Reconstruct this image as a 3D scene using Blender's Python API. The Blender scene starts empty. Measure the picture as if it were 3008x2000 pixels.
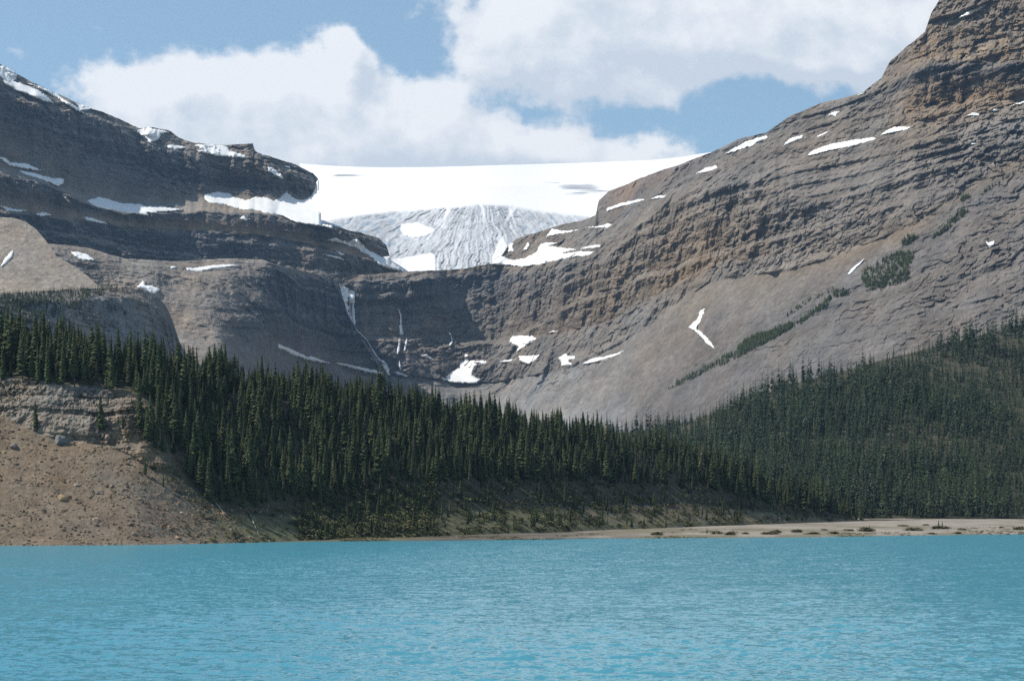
import bpy, math, random
import numpy as np
from mathutils import Vector

random.seed(7)
RNG = np.random.default_rng(7)
scene = bpy.context.scene
C = scene.collection

# ------------------------------------------------------------------ camera
EYE = 12.0              # metres above the lake
FOC = 6264.0            # focal length in photo pixels (photo is 3008 wide)
UC, VH = 1504.0, 1480.0  # column straight ahead, row of the eye level
K = 3008.0 / 2358.0     # viewing scale used while measuring
cam_d = bpy.data.cameras.new('camera')
cam = bpy.data.objects.new('camera', cam_d)
C.objects.link(cam)
cam.location = (0, 0, EYE)
cam.rotation_euler = (math.radians(90), 0, 0)
cam_d.sensor_width = 36.0
cam_d.sensor_fit = 'HORIZONTAL'
cam_d.lens = 36.0 * FOC / 3008.0
cam_d.shift_y = (VH - 1000.0) / 3008.0
cam_d.clip_start = 1.0
cam_d.clip_end = 60000.0
scene.camera = cam

# ------------------------------------------------------------------ sun, sky, exposure
SUN_EL = math.radians(50)
SUN_AZ = math.radians(-94)       # measured from +Y towards +X: the sun stands well to one side, a little behind the peaks
sun_dir = Vector((math.sin(SUN_AZ) * math.cos(SUN_EL), math.cos(SUN_AZ) * math.cos(SUN_EL), math.sin(SUN_EL)))
sd = bpy.data.lights.new('sun', 'SUN')
sd.energy = 4.6
sd.angle = math.radians(0.5)
sd.color = (1.0, 0.95, 0.87)
so = bpy.data.objects.new('sun', sd)
so.rotation_euler = sun_dir.to_track_quat('Z', 'Y').to_euler()
so.location = (0, 0, 3000)
C.objects.link(so)

scene.view_settings.view_transform = 'Standard'
scene.view_settings.look = 'None'
scene.view_settings.gamma = 1.0
scene.view_settings.exposure = 0.25
scene.view_settings.use_curve_mapping = False
scene.render.engine = 'CYCLES'
scene.cycles.max_bounces = 5
scene.cycles.diffuse_bounces = 2
scene.cycles.glossy_bounces = 2
scene.cycles.transparent_max_bounces = 6
scene.cycles.volume_bounces = 0
scene.cycles.use_denoising = False

world = bpy.data.worlds.new('World')
scene.world = world
world.use_nodes = True


class NT:
    """small helper for writing node trees"""
    def __init__(self, nt):
        self.nt = nt
        nt.nodes.clear()

    def n(self, t, **kw):
        x = self.nt.nodes.new(t)
        for k, v in kw.items():
            setattr(x, k, v)
        return x

    def put(self, sock, v):
        if hasattr(v, 'is_output') or isinstance(v, bpy.types.NodeSocket):
            self.nt.links.new(v, sock)
        else:
            sock.default_value = v

    def math(self, op, a, b=None, c=None, clamp=False):
        x = self.n('ShaderNodeMath', operation=op)
        x.use_clamp = clamp
        self.put(x.inputs[0], a)
        if b is not None:
            self.put(x.inputs[1], b)
        if c is not None:
            self.put(x.inputs[2], c)
        return x.outputs[0]

    def vec(self, op, a, b=None):
        x = self.n('ShaderNodeVectorMath', operation=op)
        self.put(x.inputs[0], a)
        if b is not None:
            self.put(x.inputs[1], b)
        return x.outputs['Value'] if op in ('DOT_PRODUCT', 'LENGTH', 'DISTANCE') else x.outputs[0]

    def comb(self, a, b, c):
        x = self.n('ShaderNodeCombineXYZ')
        self.put(x.inputs[0], a)
        self.put(x.inputs[1], b)
        self.put(x.inputs[2], c)
        return x.outputs[0]

    def noise(self, v, scale, detail=4, rough=0.5, dist=0.0):
        x = self.n('ShaderNodeTexNoise')
        self.put(x.inputs['Vector'], v)
        self.put(x.inputs['Scale'], scale)
        x.inputs['Detail'].default_value = detail
        x.inputs['Roughness'].default_value = rough
        x.inputs['Distortion'].default_value = dist
        return x.outputs['Fac'], x.outputs['Color']

    def ramp(self, f, lo, hi, a=0.0, b=1.0, smooth=True):
        x = self.n('ShaderNodeMapRange')
        x.interpolation_type = 'SMOOTHSTEP' if smooth else 'LINEAR'
        for i, v in enumerate((f, lo, hi, a, b)):
            self.put(x.inputs[i], v)
        return x.outputs[0]

    def mix(self, f, a, b, mode='MIX'):
        x = self.n('ShaderNodeMix', data_type='RGBA', blend_type=mode)
        self.put(x.inputs[0], f)
        self.put(x.inputs[6], a)
        self.put(x.inputs[7], b)
        return x.outputs[2]


def col(r, g, b):
    return (r, g, b, 1.0)


# clouds as soft puffs in azimuth / elevation (radians), thinned and frayed by noise: (u, v, ru, rv, weight) in photo pixels
PUFFS = [
    (500, 385, 250, 165, .85), (410, 300, 120, 90, .6), (560, 270, 130, 80, .55), (790, 330, 190, 160, .8), (850, 250, 110, 75, .6),
    (1000, 230, 80, 110, .8), (1010, 150, 48, 50, .7), (1130, 330, 180, 120, .8), (1280, 300, 100, 70, .45), (1330, 410, 170, 110, .75),
    (1480, 455, 170, 85, .7), (1680, 455, 150, 75, .55), (1880, 450, 190, 75, .48), (2060, 440, 90, 50, .3), (1690, 370, 55, 45, .3),
    (700, 440, 300, 90, .6), (1000, 440, 300, 90, .6),
    (1500, 120, 170, 110, .65), (1400, 60, 95, 70, .4), (1440, 190, 90, 50, .35), (1660, 130, 180, 140, .8), (1880, 60, 300, 150, .9), (1740, 250, 120, 60, .5),
    (1920, 265, 110, 50, .45), (2180, 60, 300, 130, .9), (2060, 190, 50, 40, .2), (2320, 165, 170, 60, .5), (2440, 110, 250, 120, .8), (2600, 140, 250, 100, .8),
    (2950, 100, 300, 170, .9), (2000, -160, 700, 180, 1.0), (1000, 20, 50, 30, .12), (40, 170, 60, 35, .16), (250, 260, 140, 60, .22), (600, 160, 200, 50, .16),
    (1850, -650, 750, 420, 1.0), (2300, -1500, 1200, 500, .9), (300, -1700, 700, 300, .6), (-1300, 100, 700, 250, .7), (4300, -200, 800, 400, .8),
]


def to_ae(u, v):
    dx, dz = (u - UC) / FOC, (VH - v) / FOC
    return math.atan(dx), math.atan2(dz, math.hypot(dx, 1.0))


def cloud_group():
    g = bpy.data.node_groups.new('cloud_density', 'ShaderNodeTree')
    g.interface.new_socket('Vector', in_out='INPUT', socket_type='NodeSocketVector')
    g.interface.new_socket('Density', in_out='OUTPUT', socket_type='NodeSocketFloat')
    t = NT(g)
    gi, go = t.n('NodeGroupInput'), t.n('NodeGroupOutput')
    p = gi.outputs[0]
    _, wc = t.noise(p, 26.0, 5, 0.55)
    w = t.vec('MULTIPLY', t.vec('SUBTRACT', wc, (0.5, 0.5, 0.5)), (0.03, 0.024, 0))
    q = t.vec('ADD', p, w)
    tot = None
    for (u, v, ru, rv, wt) in PUFFS:
        a, e = to_ae(u, v)
        s = t.vec('MULTIPLY', t.vec('SUBTRACT', q, (a, e, 0)), (FOC / ru, FOC / rv, 0))
        d = t.vec('DOT_PRODUCT', s, s)
        b = t.math('MULTIPLY', t.math('EXPONENT', t.math('MULTIPLY', d, -1.1)), wt)
        tot = b if tot is None else t.math('ADD', tot, b)
    tot = t.math('MINIMUM', tot, 1.35)
    f1, _ = t.noise(p, 34.0, 7, 0.56)
    f2, _ = t.noise(t.vec('MULTIPLY', p, (1.0, 1.35, 1.0)), 95.0, 5, 0.6)
    f = t.math('ADD', tot, t.math('MULTIPLY', t.math('SUBTRACT', f1, 0.5), 1.15))
    f = t.math('ADD', f, t.math('MULTIPLY', t.math('SUBTRACT', f2, 0.5), 0.5))
    t.put(go.inputs[0], f)
    return g


def build_world():
    t = NT(world.node_tree)
    out = t.n('ShaderNodeOutputWorld')
    bg = t.n('ShaderNodeBackground')
    sky = t.n('ShaderNodeTexSky', sky_type='NISHITA')
    sky.sun_disc = False
    sky.sun_elevation = SUN_EL
    sky.sun_rotation = SUN_AZ
    sky.altitude = 1900
    sky.air_density = 1.0
    sky.dust_density = 0.6
    sky.ozone_density = 1.6
    tc = t.n('ShaderNodeTexCoord')
    sp = t.n('ShaderNodeSeparateXYZ')
    t.put(sp.inputs[0], tc.outputs['Generated'])
    az = t.math('ARCTAN2', sp.outputs[0], sp.outputs[1])
    el = t.math('ARCSINE', sp.outputs[2])
    g = cloud_group()
    p = t.comb(az, el, 0.0)
    d1 = t.n('ShaderNodeGroup')
    d1.node_tree = g
    t.put(d1.inputs[0], p)
    d2 = t.n('ShaderNodeGroup')
    d2.node_tree = g
    t.put(d2.inputs[0], t.vec('ADD', p, (-0.007, 0.010, 0)))
    den, den2 = d1.outputs[0], d2.outputs[0]
    cover = t.ramp(den, 0.19, 0.56)
    lit = t.math('ADD', 0.50, t.math('MULTIPLY', t.math('SUBTRACT', den, den2), 1.5))
    # thick cores seen against the light are a little greyer, thin veils whiter
    f3, _ = t.noise(p, 14.0, 4, 0.5)
    lit = t.math('ADD', lit, t.math('MULTIPLY', t.math('SUBTRACT', f3, 0.5), 1.1), clamp=True)
    ccol = t.mix(lit, col(6.3, 6.75, 7.3), col(9.3, 9.25, 9.15))
    skyc = t.mix(1.0, sky.outputs[0], col(.96, 1.16, 1.10), 'MULTIPLY')
    veil = t.mix(0.18, skyc, col(6.5, 7.2, 8.0))
    t.put(bg.inputs['Color'], t.mix(t.math('MULTIPLY', cover, 0.97), veil, ccol))
    bg.inputs['Strength'].default_value = 0.1
    t.put(out.inputs['Surface'], bg.outputs[0])


build_world()

# ------------------------------------------------------------------ noise
LAT = RNG.random((64, 64, 64)).astype(np.float32).ravel()


def vnoise(p, seed=0):
    """value noise in 0..1 on an (N,3) array"""
    q = np.asarray(p, np.float32) + np.float32(seed * 17.31 + 3.7)
    i = np.floor(q).astype(np.int32)
    f = q - i
    f = f * f * (3 - 2 * f)
    i &= 63
    j = (i + 1) & 63
    x0, x1 = i[:, 0] * 4096, j[:, 0] * 4096
    y0, y1 = i[:, 1] * 64, j[:, 1] * 64
    z0, z1 = i[:, 2], j[:, 2]
    fx, fy, fz = f[:, 0], f[:, 1], f[:, 2]
    a = LAT[x0 + y0 + z0] * (1 - fz) + LAT[x0 + y0 + z1] * fz
    b = LAT[x0 + y1 + z0] * (1 - fz) + LAT[x0 + y1 + z1] * fz
    c = LAT[x1 + y0 + z0] * (1 - fz) + LAT[x1 + y0 + z1] * fz
    d = LAT[x1 + y1 + z0] * (1 - fz) + LAT[x1 + y1 + z1] * fz
    return (a * (1 - fy) + b * fy) * (1 - fx) + (c * (1 - fy) + d * fy) * fx


def fbm(p, octv=4, gain=0.5, seed=0):
    """-1..1"""
    p = np.asarray(p, np.float32)
    t, amp, s = np.zeros(len(p), np.float32), 1.0, 0.0
    for o in range(octv):
        t += amp * (vnoise(p, seed + o * 3) * 2 - 1)
        s += amp
        amp *= gain
        p = p * 2.03
    return t / s * 1.6


def ridged(p, octv=3, gain=0.5, seed=0):
    """0..1, sharp crests at 1"""
    p = np.asarray(p, np.float32)
    t, amp, s = np.zeros(len(p), np.float32), 1.0, 0.0
    for o in range(octv):
        t += amp * (1 - np.abs(vnoise(p, seed + o * 5) * 2 - 1) * 1.7)
        s += amp
        amp *= gain
        p = p * 2.1
    return np.clip(t / s, -0.4, 1)


def sstep(x, a, b):
    t = np.clip((x - a) / (b - a), 0, 1)
    return t * t * (3 - 2 * t)


def line1(s, seed=0):
    z = np.zeros((len(s), 3), np.float32)
    z[:, 2] = s
    return vnoise(z, seed)


# ------------------------------------------------------------------ mesh helpers
def grid_faces(nr, nc):
    i = np.arange(nr * nc).reshape(nr, nc)
    return np.stack([i[:-1, :-1], i[:-1, 1:], i[1:, 1:], i[1:, :-1]], -1).reshape(-1, 4)


def mesh_np(name, co, faces, mat, smooth=False, tint=None, parent=None):
    me = bpy.data.meshes.new(name)
    faces = np.asarray(faces, np.int32)
    m, k = faces.shape
    me.vertices.add(len(co))
    me.vertices.foreach_set('co', np.asarray(co, np.float32).ravel())
    me.loops.add(m * k)
    me.loops.foreach_set('vertex_index', faces.ravel())
    me.polygons.add(m)
    me.polygons.foreach_set('loop_start', np.arange(0, m * k, k, dtype=np.int32))
    me.polygons.foreach_set('use_smooth', np.full(m, smooth, bool))
    me.update(calc_edges=True)
    if tint is not None:
        a = me.color_attributes.new('tint', 'FLOAT_COLOR', 'POINT')
        c4 = np.ones((len(co), 4), np.float32)
        c4[:, :3] = tint
        a.data.foreach_set('color', c4.ravel())
    if mat:
        me.materials.append(mat)
    o = bpy.data.objects.new(name, me)
    C.objects.link(o)
    o.parent = parent
    return o


def tag(o, label=None, cat=None, group=None, kind=None):
    for k, v in (('label', label), ('category', cat), ('group', group), ('kind', kind)):
        if v:
            o[k] = v
    return o


# ------------------------------------------------------------------ materials
def mat_new(name):
    m = bpy.data.materials.new(name)
    m.use_nodes = True
    return m, NT(m.node_tree)


def finish(t, base, rough=0.9, bump=None, strength=0.4, dist=1.0, spec=0.15):
    out = t.n('ShaderNodeOutputMaterial')
    b = t.n('ShaderNodeBsdfPrincipled')
    t.put(b.inputs['Base Color'], base)
    t.put(b.inputs['Roughness'], rough)
    b.inputs['Specular IOR Level'].default_value = spec
    if bump is not None:
        n = t.n('ShaderNodeBump')
        n.inputs['Strength'].default_value = strength
        n.inputs['Distance'].default_value = dist
        t.put(n.inputs['Height'], bump)
        t.put(b.inputs['Normal'], n.outputs[0])
    t.put(out.inputs['Surface'], b.outputs[0])
    return b


def mat_rock(name, fine=6.0, amt=0.5):
    m, t = mat_new(name)
    at = t.n('ShaderNodeAttribute', attribute_name='tint')
    pos = t.n('ShaderNodeNewGeometry').outputs['Position']
    f, _ = t.noise(pos, 1.0 / fine, 5, 0.65)
    g, _ = t.noise(t.vec('MULTIPLY', pos, (1, 1, 3.5)), 1.0 / (fine * 2.6), 4, 0.6)
    k = t.math('ADD', t.math('MULTIPLY', f, amt * 1.4), t.math('MULTIPLY', g, amt * 0.9))
    k = t.math('ADD', k, 1 - amt * 1.15)
    base = t.mix(1.0, at.outputs['Color'], t.comb(k, k, k), 'MULTIPLY')
    finish(t, base, 0.92, t.math('ADD', f, g), 0.6, fine * 0.25)
    return m


M_ROCK = mat_rock('mountain_rock', 7.0, 0.55)
M_GROUND = mat_rock('slope_ground', 1.6, 0.6)


def mat_plain(name, c, c2=None, scale=0.2, rough=0.8, spec=0.2, bump=0.0, dist=0.5):
    m, t = mat_new(name)
    pos = t.n('ShaderNodeNewGeometry').outputs['Position']
    f, _ = t.noise(pos, scale, 5, 0.6)
    base = t.mix(t.ramp(f, 0.3, 0.7), col(*c), col(*(c2 or c)))
    finish(t, base, rough, f if bump else None, bump, dist, spec)
    return m


M_SNOW = mat_plain('old_snow', (.84, .83, .81), (.78, .765, .74), 0.05, 0.7, 0.3, 0.25, 1.5)

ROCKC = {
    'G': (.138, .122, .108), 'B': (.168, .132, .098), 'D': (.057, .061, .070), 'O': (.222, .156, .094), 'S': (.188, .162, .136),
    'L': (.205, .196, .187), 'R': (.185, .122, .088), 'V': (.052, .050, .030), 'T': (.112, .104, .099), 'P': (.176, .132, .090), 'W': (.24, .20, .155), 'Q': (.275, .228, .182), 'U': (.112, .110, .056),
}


# ------------------------------------------------------------------ sheets of terrain measured from where they stand
def ip(pts, u, j=1):
    a = np.asarray([[p[0], p[j]] for p in pts], float)
    return np.interp(u, a[:, 0], a[:, 1])


def px(w):
    return w * K


class Sheet:
    """a hillside: rising contours, each with the steepness of the ground below it, the share of bare rock and its rock colour.
    contours: list of (v points, slope points, rock points, colour points), all over the column coordinate."""
    def __init__(s, name, u0, u1, du, base, contours, rows, rough_top=2.0, seed=0, jitter=6.0, soft=14):
        s.soft = soft * K / du
        s.name, s.seed = name, seed
        nc = int((u1 - u0) * K / du) + 1
        u = np.linspace(u0, u1, nc)          # in measuring units
        s.u, s.nc, s.nr = u, nc, rows
        U = u * K
        dirx = (U - UC) / FOC
        s.dirx = dirx
        vs, Ys, rs, cs = [], [], [], []
        Yp = s.ease(ip(base, u, 1))
        if len(base[0]) > 3:                  # base given by its height
            vp = VH + (EYE - s.ease(ip(base, u, 2))) * FOC / Yp
        else:
            vp = s.ease(ip(base, u, 2)) * K
        first = contours[0]
        vs.append(vp); Ys.append(Yp)
        rs.append(s.prop(first[2], u)); cs.append(s.colr(first[3], u))
        nz = np.stack([U / 40.0, np.full(nc, seed * 3.1), np.zeros(nc)], 1)
        jit = fbm(nz, 5, 0.6, seed)
        for k, (vpts, slp, rk, cl) in enumerate(contours):
            v = ip(vpts, u) * K
            if k == len(contours) - 1:
                v = v + jit * rough_top
            else:
                far = np.abs(np.gradient(v)) > 12
                v = np.where(np.convolve(far, np.ones(2 * int(s.soft * 3) + 1), 'same') > 0, v, s.ease(v))
                v = v + fbm(np.stack([U / 60.0, np.full(nc, seed * 5.3 + k * 1.7), np.zeros(nc)], 1), 4, 0.55, seed + k) * jitter
            vs.append(v)
            cs.append(s.colr(cl, u)); rs.append(s.prop(rk, u))
            Ys.append(slp)
        vt = vs[-1]
        for k in range(len(vs) - 2, -1, -1):
            vs[k] = np.maximum(vs[k], vs[k + 1] + 0.02)
        for k in range(1, len(vs)):
            a0, a1 = (VH - vs[k - 1]) / FOC, (VH - vs[k]) / FOC
            Y0 = Ys[k - 1]
            tan = np.tan(np.radians(s.prop(Ys[k], u)))
            z0 = EYE + a0 * Y0
            tan = np.maximum(tan, a1 + 0.06)
            Ys[k] = (z0 - EYE - tan * Y0) / (a1 - tan)
        t = np.linspace(0, 1, rows)
        te = vt if s.soft <= 0 else s.ease(vt)
        V = vs[0][None, :] + (te - vs[0])[None, :] * t[:, None] + (vt - te)[None, :] * t[:, None] ** 5
        Y = np.empty((rows, nc)); R = np.empty((rows, nc)); COL = np.empty((rows, nc, 3))
        VS, YS, RS, CS = np.array(vs), np.array(Ys), np.array(rs), np.array(cs)
        for c in range(nc):
            xp = -VS[:, c]
            x = -V[:, c]
            Y[:, c] = np.interp(x, xp, YS[:, c])
            R[:, c] = np.interp(x, xp, RS[:, c])
            for q in range(3):
                COL[:, c, q] = np.interp(x, xp, CS[:, c, q])
        # soften the kinks a little along each column
        for _ in range(2):
            Y[1:-1] = (Y[:-2] + 2 * Y[1:-1] + Y[2:]) / 4
            ok = np.abs(V[:, 2:] - V[:, :-2]) < 7
            Y[:, 1:-1] = np.where(ok, (Y[:, :-2] + 2 * Y[:, 1:-1] + Y[:, 2:]) / 4, Y[:, 1:-1])
        for _ in range(6):
            COL[1:-1] = (COL[:-2] + 2 * COL[1:-1] + COL[2:]) / 4
        s.V, s.Y, s.R, s.COL = V, Y, R, COL

    def ease(s, a):
        """round off the corners of a row of values"""
        n = int(s.soft * 3)
        if n < 1:
            return a
        k = np.exp(-.5 * (np.arange(-n, n + 1) / s.soft) ** 2)
        e0 = a[0] - (a[1] - a[0]) * np.arange(n, 0, -1)
        e1 = a[-1] + (a[-1] - a[-2]) * np.arange(1, n + 1)
        return np.convolve(np.concatenate([e0, a, e1]), k / k.sum(), 'valid')

    def prop(s, p, u):
        if isinstance(p, (int, float)):
            return np.full(len(u), float(p))
        return s.ease(ip(p, u))

    def colr(s, p, u):
        if isinstance(p, str):
            return np.tile(np.array(ROCKC[p]), (len(u), 1))
        a = np.array([ROCKC[c] for _, c in p])
        x = [q for q, _ in p]
        return np.stack([s.ease(np.interp(u, x, a[:, i])) for i in range(3)], 1)

    def pts(s, Y=None):
        Y = s.Y if Y is None else Y
        x = s.dirx[None, :] * Y
        z = EYE + (VH - s.V) / FOC * Y
        return np.stack([x, Y, z], -1).reshape(-1, 3)

    def rockify(s, dip, scale=1.0, ribs=1.0, strata=1.0, scree=1.0, gain=1.0, along=(1.0, .4), blocks=1.0):
        P = s.pts()
        r = s.R.ravel()
        sd = s.seed
        warp = fbm(P / (260 * scale), 3, 0.5, sd + 1)
        bed = P[:, 2] + dip[0] * P[:, 0] + dip[1] * P[:, 1] + 14 * scale * warp
        lat = np.clip(0.55 + 0.6 * fbm(P / (90 * scale), 3, 0.5, sd + 2), 0.1, 1.2)
        st = (sstep(line1(bed / (30 * scale), sd), .3, .7) - .5) * 17 + (sstep(line1(bed / (11 * scale), sd + 1), .3, .7) - .5) * 9 \
            + (line1(bed / (4.6 * scale), sd + 2) - .5) * 4.5
        Q = P * np.array([1, 1, .22]) / scale
        rb = (ridged(Q / 46, 3, .55, sd + 4) - .45) * -15 + (ridged(Q / 15, 2, .5, sd + 6) - .45) * -4
        gen = fbm(P / (55 * scale), 6, .56, sd + 8) * 13 + fbm(P / (9 * scale), 3, .6, sd + 9) * 3.0
        Q2 = P * np.array([1, 1, .12])
        sc = fbm(P / (70 * scale), 5, .5, sd + 11) * 5.5 + (ridged(Q2 / (22 * scale), 3, .5, sd + 12) - .4) * -2.2 + fbm(P / (6 * scale), 2, .6, sd + 13) * 1.0
        e = along[0] * P[:, 0] + along[1] * P[:, 1]
        wx = fbm(P / (38 * scale), 3, .55, sd + 14)
        wz = fbm(P / (30 * scale), 3, .55, sd + 15)
        blk = 0
        lo_, hi_ = 0, 0
        for th, wd, A in ((17, 34, 9.0), (7.5, 15, 6.5), (3.6, 7.5, 4.6)):
            li = np.floor((bed + wz * th * .5) / (th * scale))
            of = line1(li * 7.31 + .5, sd + 16) * 40
            bj = np.floor((e + wx * wd * .55) / (wd * scale) + of)
            h1 = LAT[((li.astype(np.int64) * 7919 + bj.astype(np.int64) * 104729 + sd * 31) % LAT.size)]
            blk = blk + (h1 - .5) * A
        msk = .35 + .65 * sstep(fbm(P / (75 * scale), 3, .5, sd + 18), -.45, .35)
        blk = blk * msk * blocks
        d = r * (blk + st * lat * strata + rb * ribs + gen * gain) * scale + (1 - r) * sc * scree * scale + .35 * r * sc * scale
        # keep the hidden foot and the crest line calm
        s.bed, s.P0 = bed, P
        s.Ysmooth = s.Y.copy()
        s.Y = s.Y + d.reshape(s.Y.shape)
        # ---- colours: beds of different stone, debris on ledges, water streaks
        P1 = s.pts()
        z = P1[:, 2].reshape(s.Y.shape)
        dz = np.gradient(z, axis=0)
        run = np.gradient(s.Y, axis=0) / np.maximum(dz, 0.05)
        for _ in range(2):
            run[1:-1] = (run[:-2] + run[1:-1] + run[2:]) / 3
        ledge = sstep(run.ravel(), .55, 1.5)
        c = s.COL.reshape(-1, 3).copy()
        b1 = line1(bed / (13 * scale), sd + 21)
        b2 = line1(bed / (4.0 * scale), sd + 22)
        c *= (1 + r * ((b1 - .5) * .62 + (b2 - .5) * .48))[:, None]
        och = r * sstep(b1, .62, .8) * sstep(fbm(P1 / (120 * scale), 3, .5, sd + 23), -.1, .5)
        c *= (1 + r * np.clip(blk, -7, 7) * .034)[:, None]
        c += (np.array(ROCKC['O']) - c) * (och * .26)[:, None]
        deb = r * ledge * .75
        c += (np.array(ROCKC['S']) - c) * deb[:, None]
        streak = r * (1 - ledge) * sstep(vnoise(P1 * np.array([1, 1, .1]) / (7 * scale), sd + 24), .6, .9)
        c *= (1 - .3 * streak)[:, None]
        pat = fbm(P1 / (34 * scale), 5, .6, sd + 25)
        c *= np.clip(1 + .26 * pat, .5, 1.5)[:, None]
        c *= (1 + .22 * fbm(P1 / (5.5 * scale), 3, .65, sd + 26))[:, None]
        warm = fbm(P1 / (80 * scale), 3, .5, sd + 27)[:, None]
        c *= 1 + warm * np.array([.08, .01, -.07])
        s.tint = np.clip(c, .015, .6)

    def build(s, mat, smooth=False, ulo=None, uhi=None, name=None, back=(30, 160, 500), drop=(4, 60, 330)):
        """link the visible hillside and its far side as one mesh"""
        c0 = 0 if ulo is None else int(np.searchsorted(s.u, ulo))
        c1 = s.nc if uhi is None else min(s.nc, int(np.searchsorted(s.u, uhi)) + 1)
        P = s.pts().reshape(s.nr, s.nc, 3)[:, c0:c1]
        T = s.tint.reshape(s.nr, s.nc, 3)[:, c0:c1]
        top = P[-1]
        rows, tr = [P], [T]
        for b, d in zip(back, drop):
            q = top.copy()
            f = (top[:, 1] + b) / top[:, 1]
            q[:, 0] *= f
            q[:, 1] += b
            q[:, 2] -= d
            rows.append(q[None]); tr.append(T[-1:])
        P = np.concatenate(rows); T = np.concatenate(tr)
        return mesh_np(name or s.name, P.reshape(-1, 3), grid_faces(P.shape[0], P.shape[1]), mat, smooth, T.reshape(-1, 3))

    def look(s, w, v, Y=None):
        """depth of the hillside at measuring column w, photo row v (arrays)"""
        Y = s.Y if Y is None else Y
        ci = np.clip((w - s.u[0]) / (s.u[-1] - s.u[0]) * (s.nc - 1), 0, s.nc - 1.001)
        c = ci.astype(int)
        fc = ci - c
        out = 0
        for cc, wt in ((c, 1 - fc), (c + 1, fc)):
            v0, v1 = s.V[0, cc], s.V[-1, cc]
            ri = np.clip((v0 - v) / (v0 - v1) * (s.nr - 1), 0, s.nr - 1.001)
            for _ in range(4):
                r0 = ri.astype(int)
                va = s.V[r0, cc] * (1 - (ri - r0)) + s.V[r0 + 1, cc] * (ri - r0)
                ri = np.clip(ri + (va - v) / np.maximum(s.V[r0, cc] - s.V[r0 + 1, cc], .2), 0, s.nr - 1.001)
            rr = ri.astype(int)
            fr = ri - rr
            out = out + wt * (Y[rr, cc] * (1 - fr) + Y[rr + 1, cc] * fr)
        return out


def space(U, V, Y):
    return np.stack([(U - UC) / FOC * Y, Y, EYE + (VH - V) / FOC * Y], -1)


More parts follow.
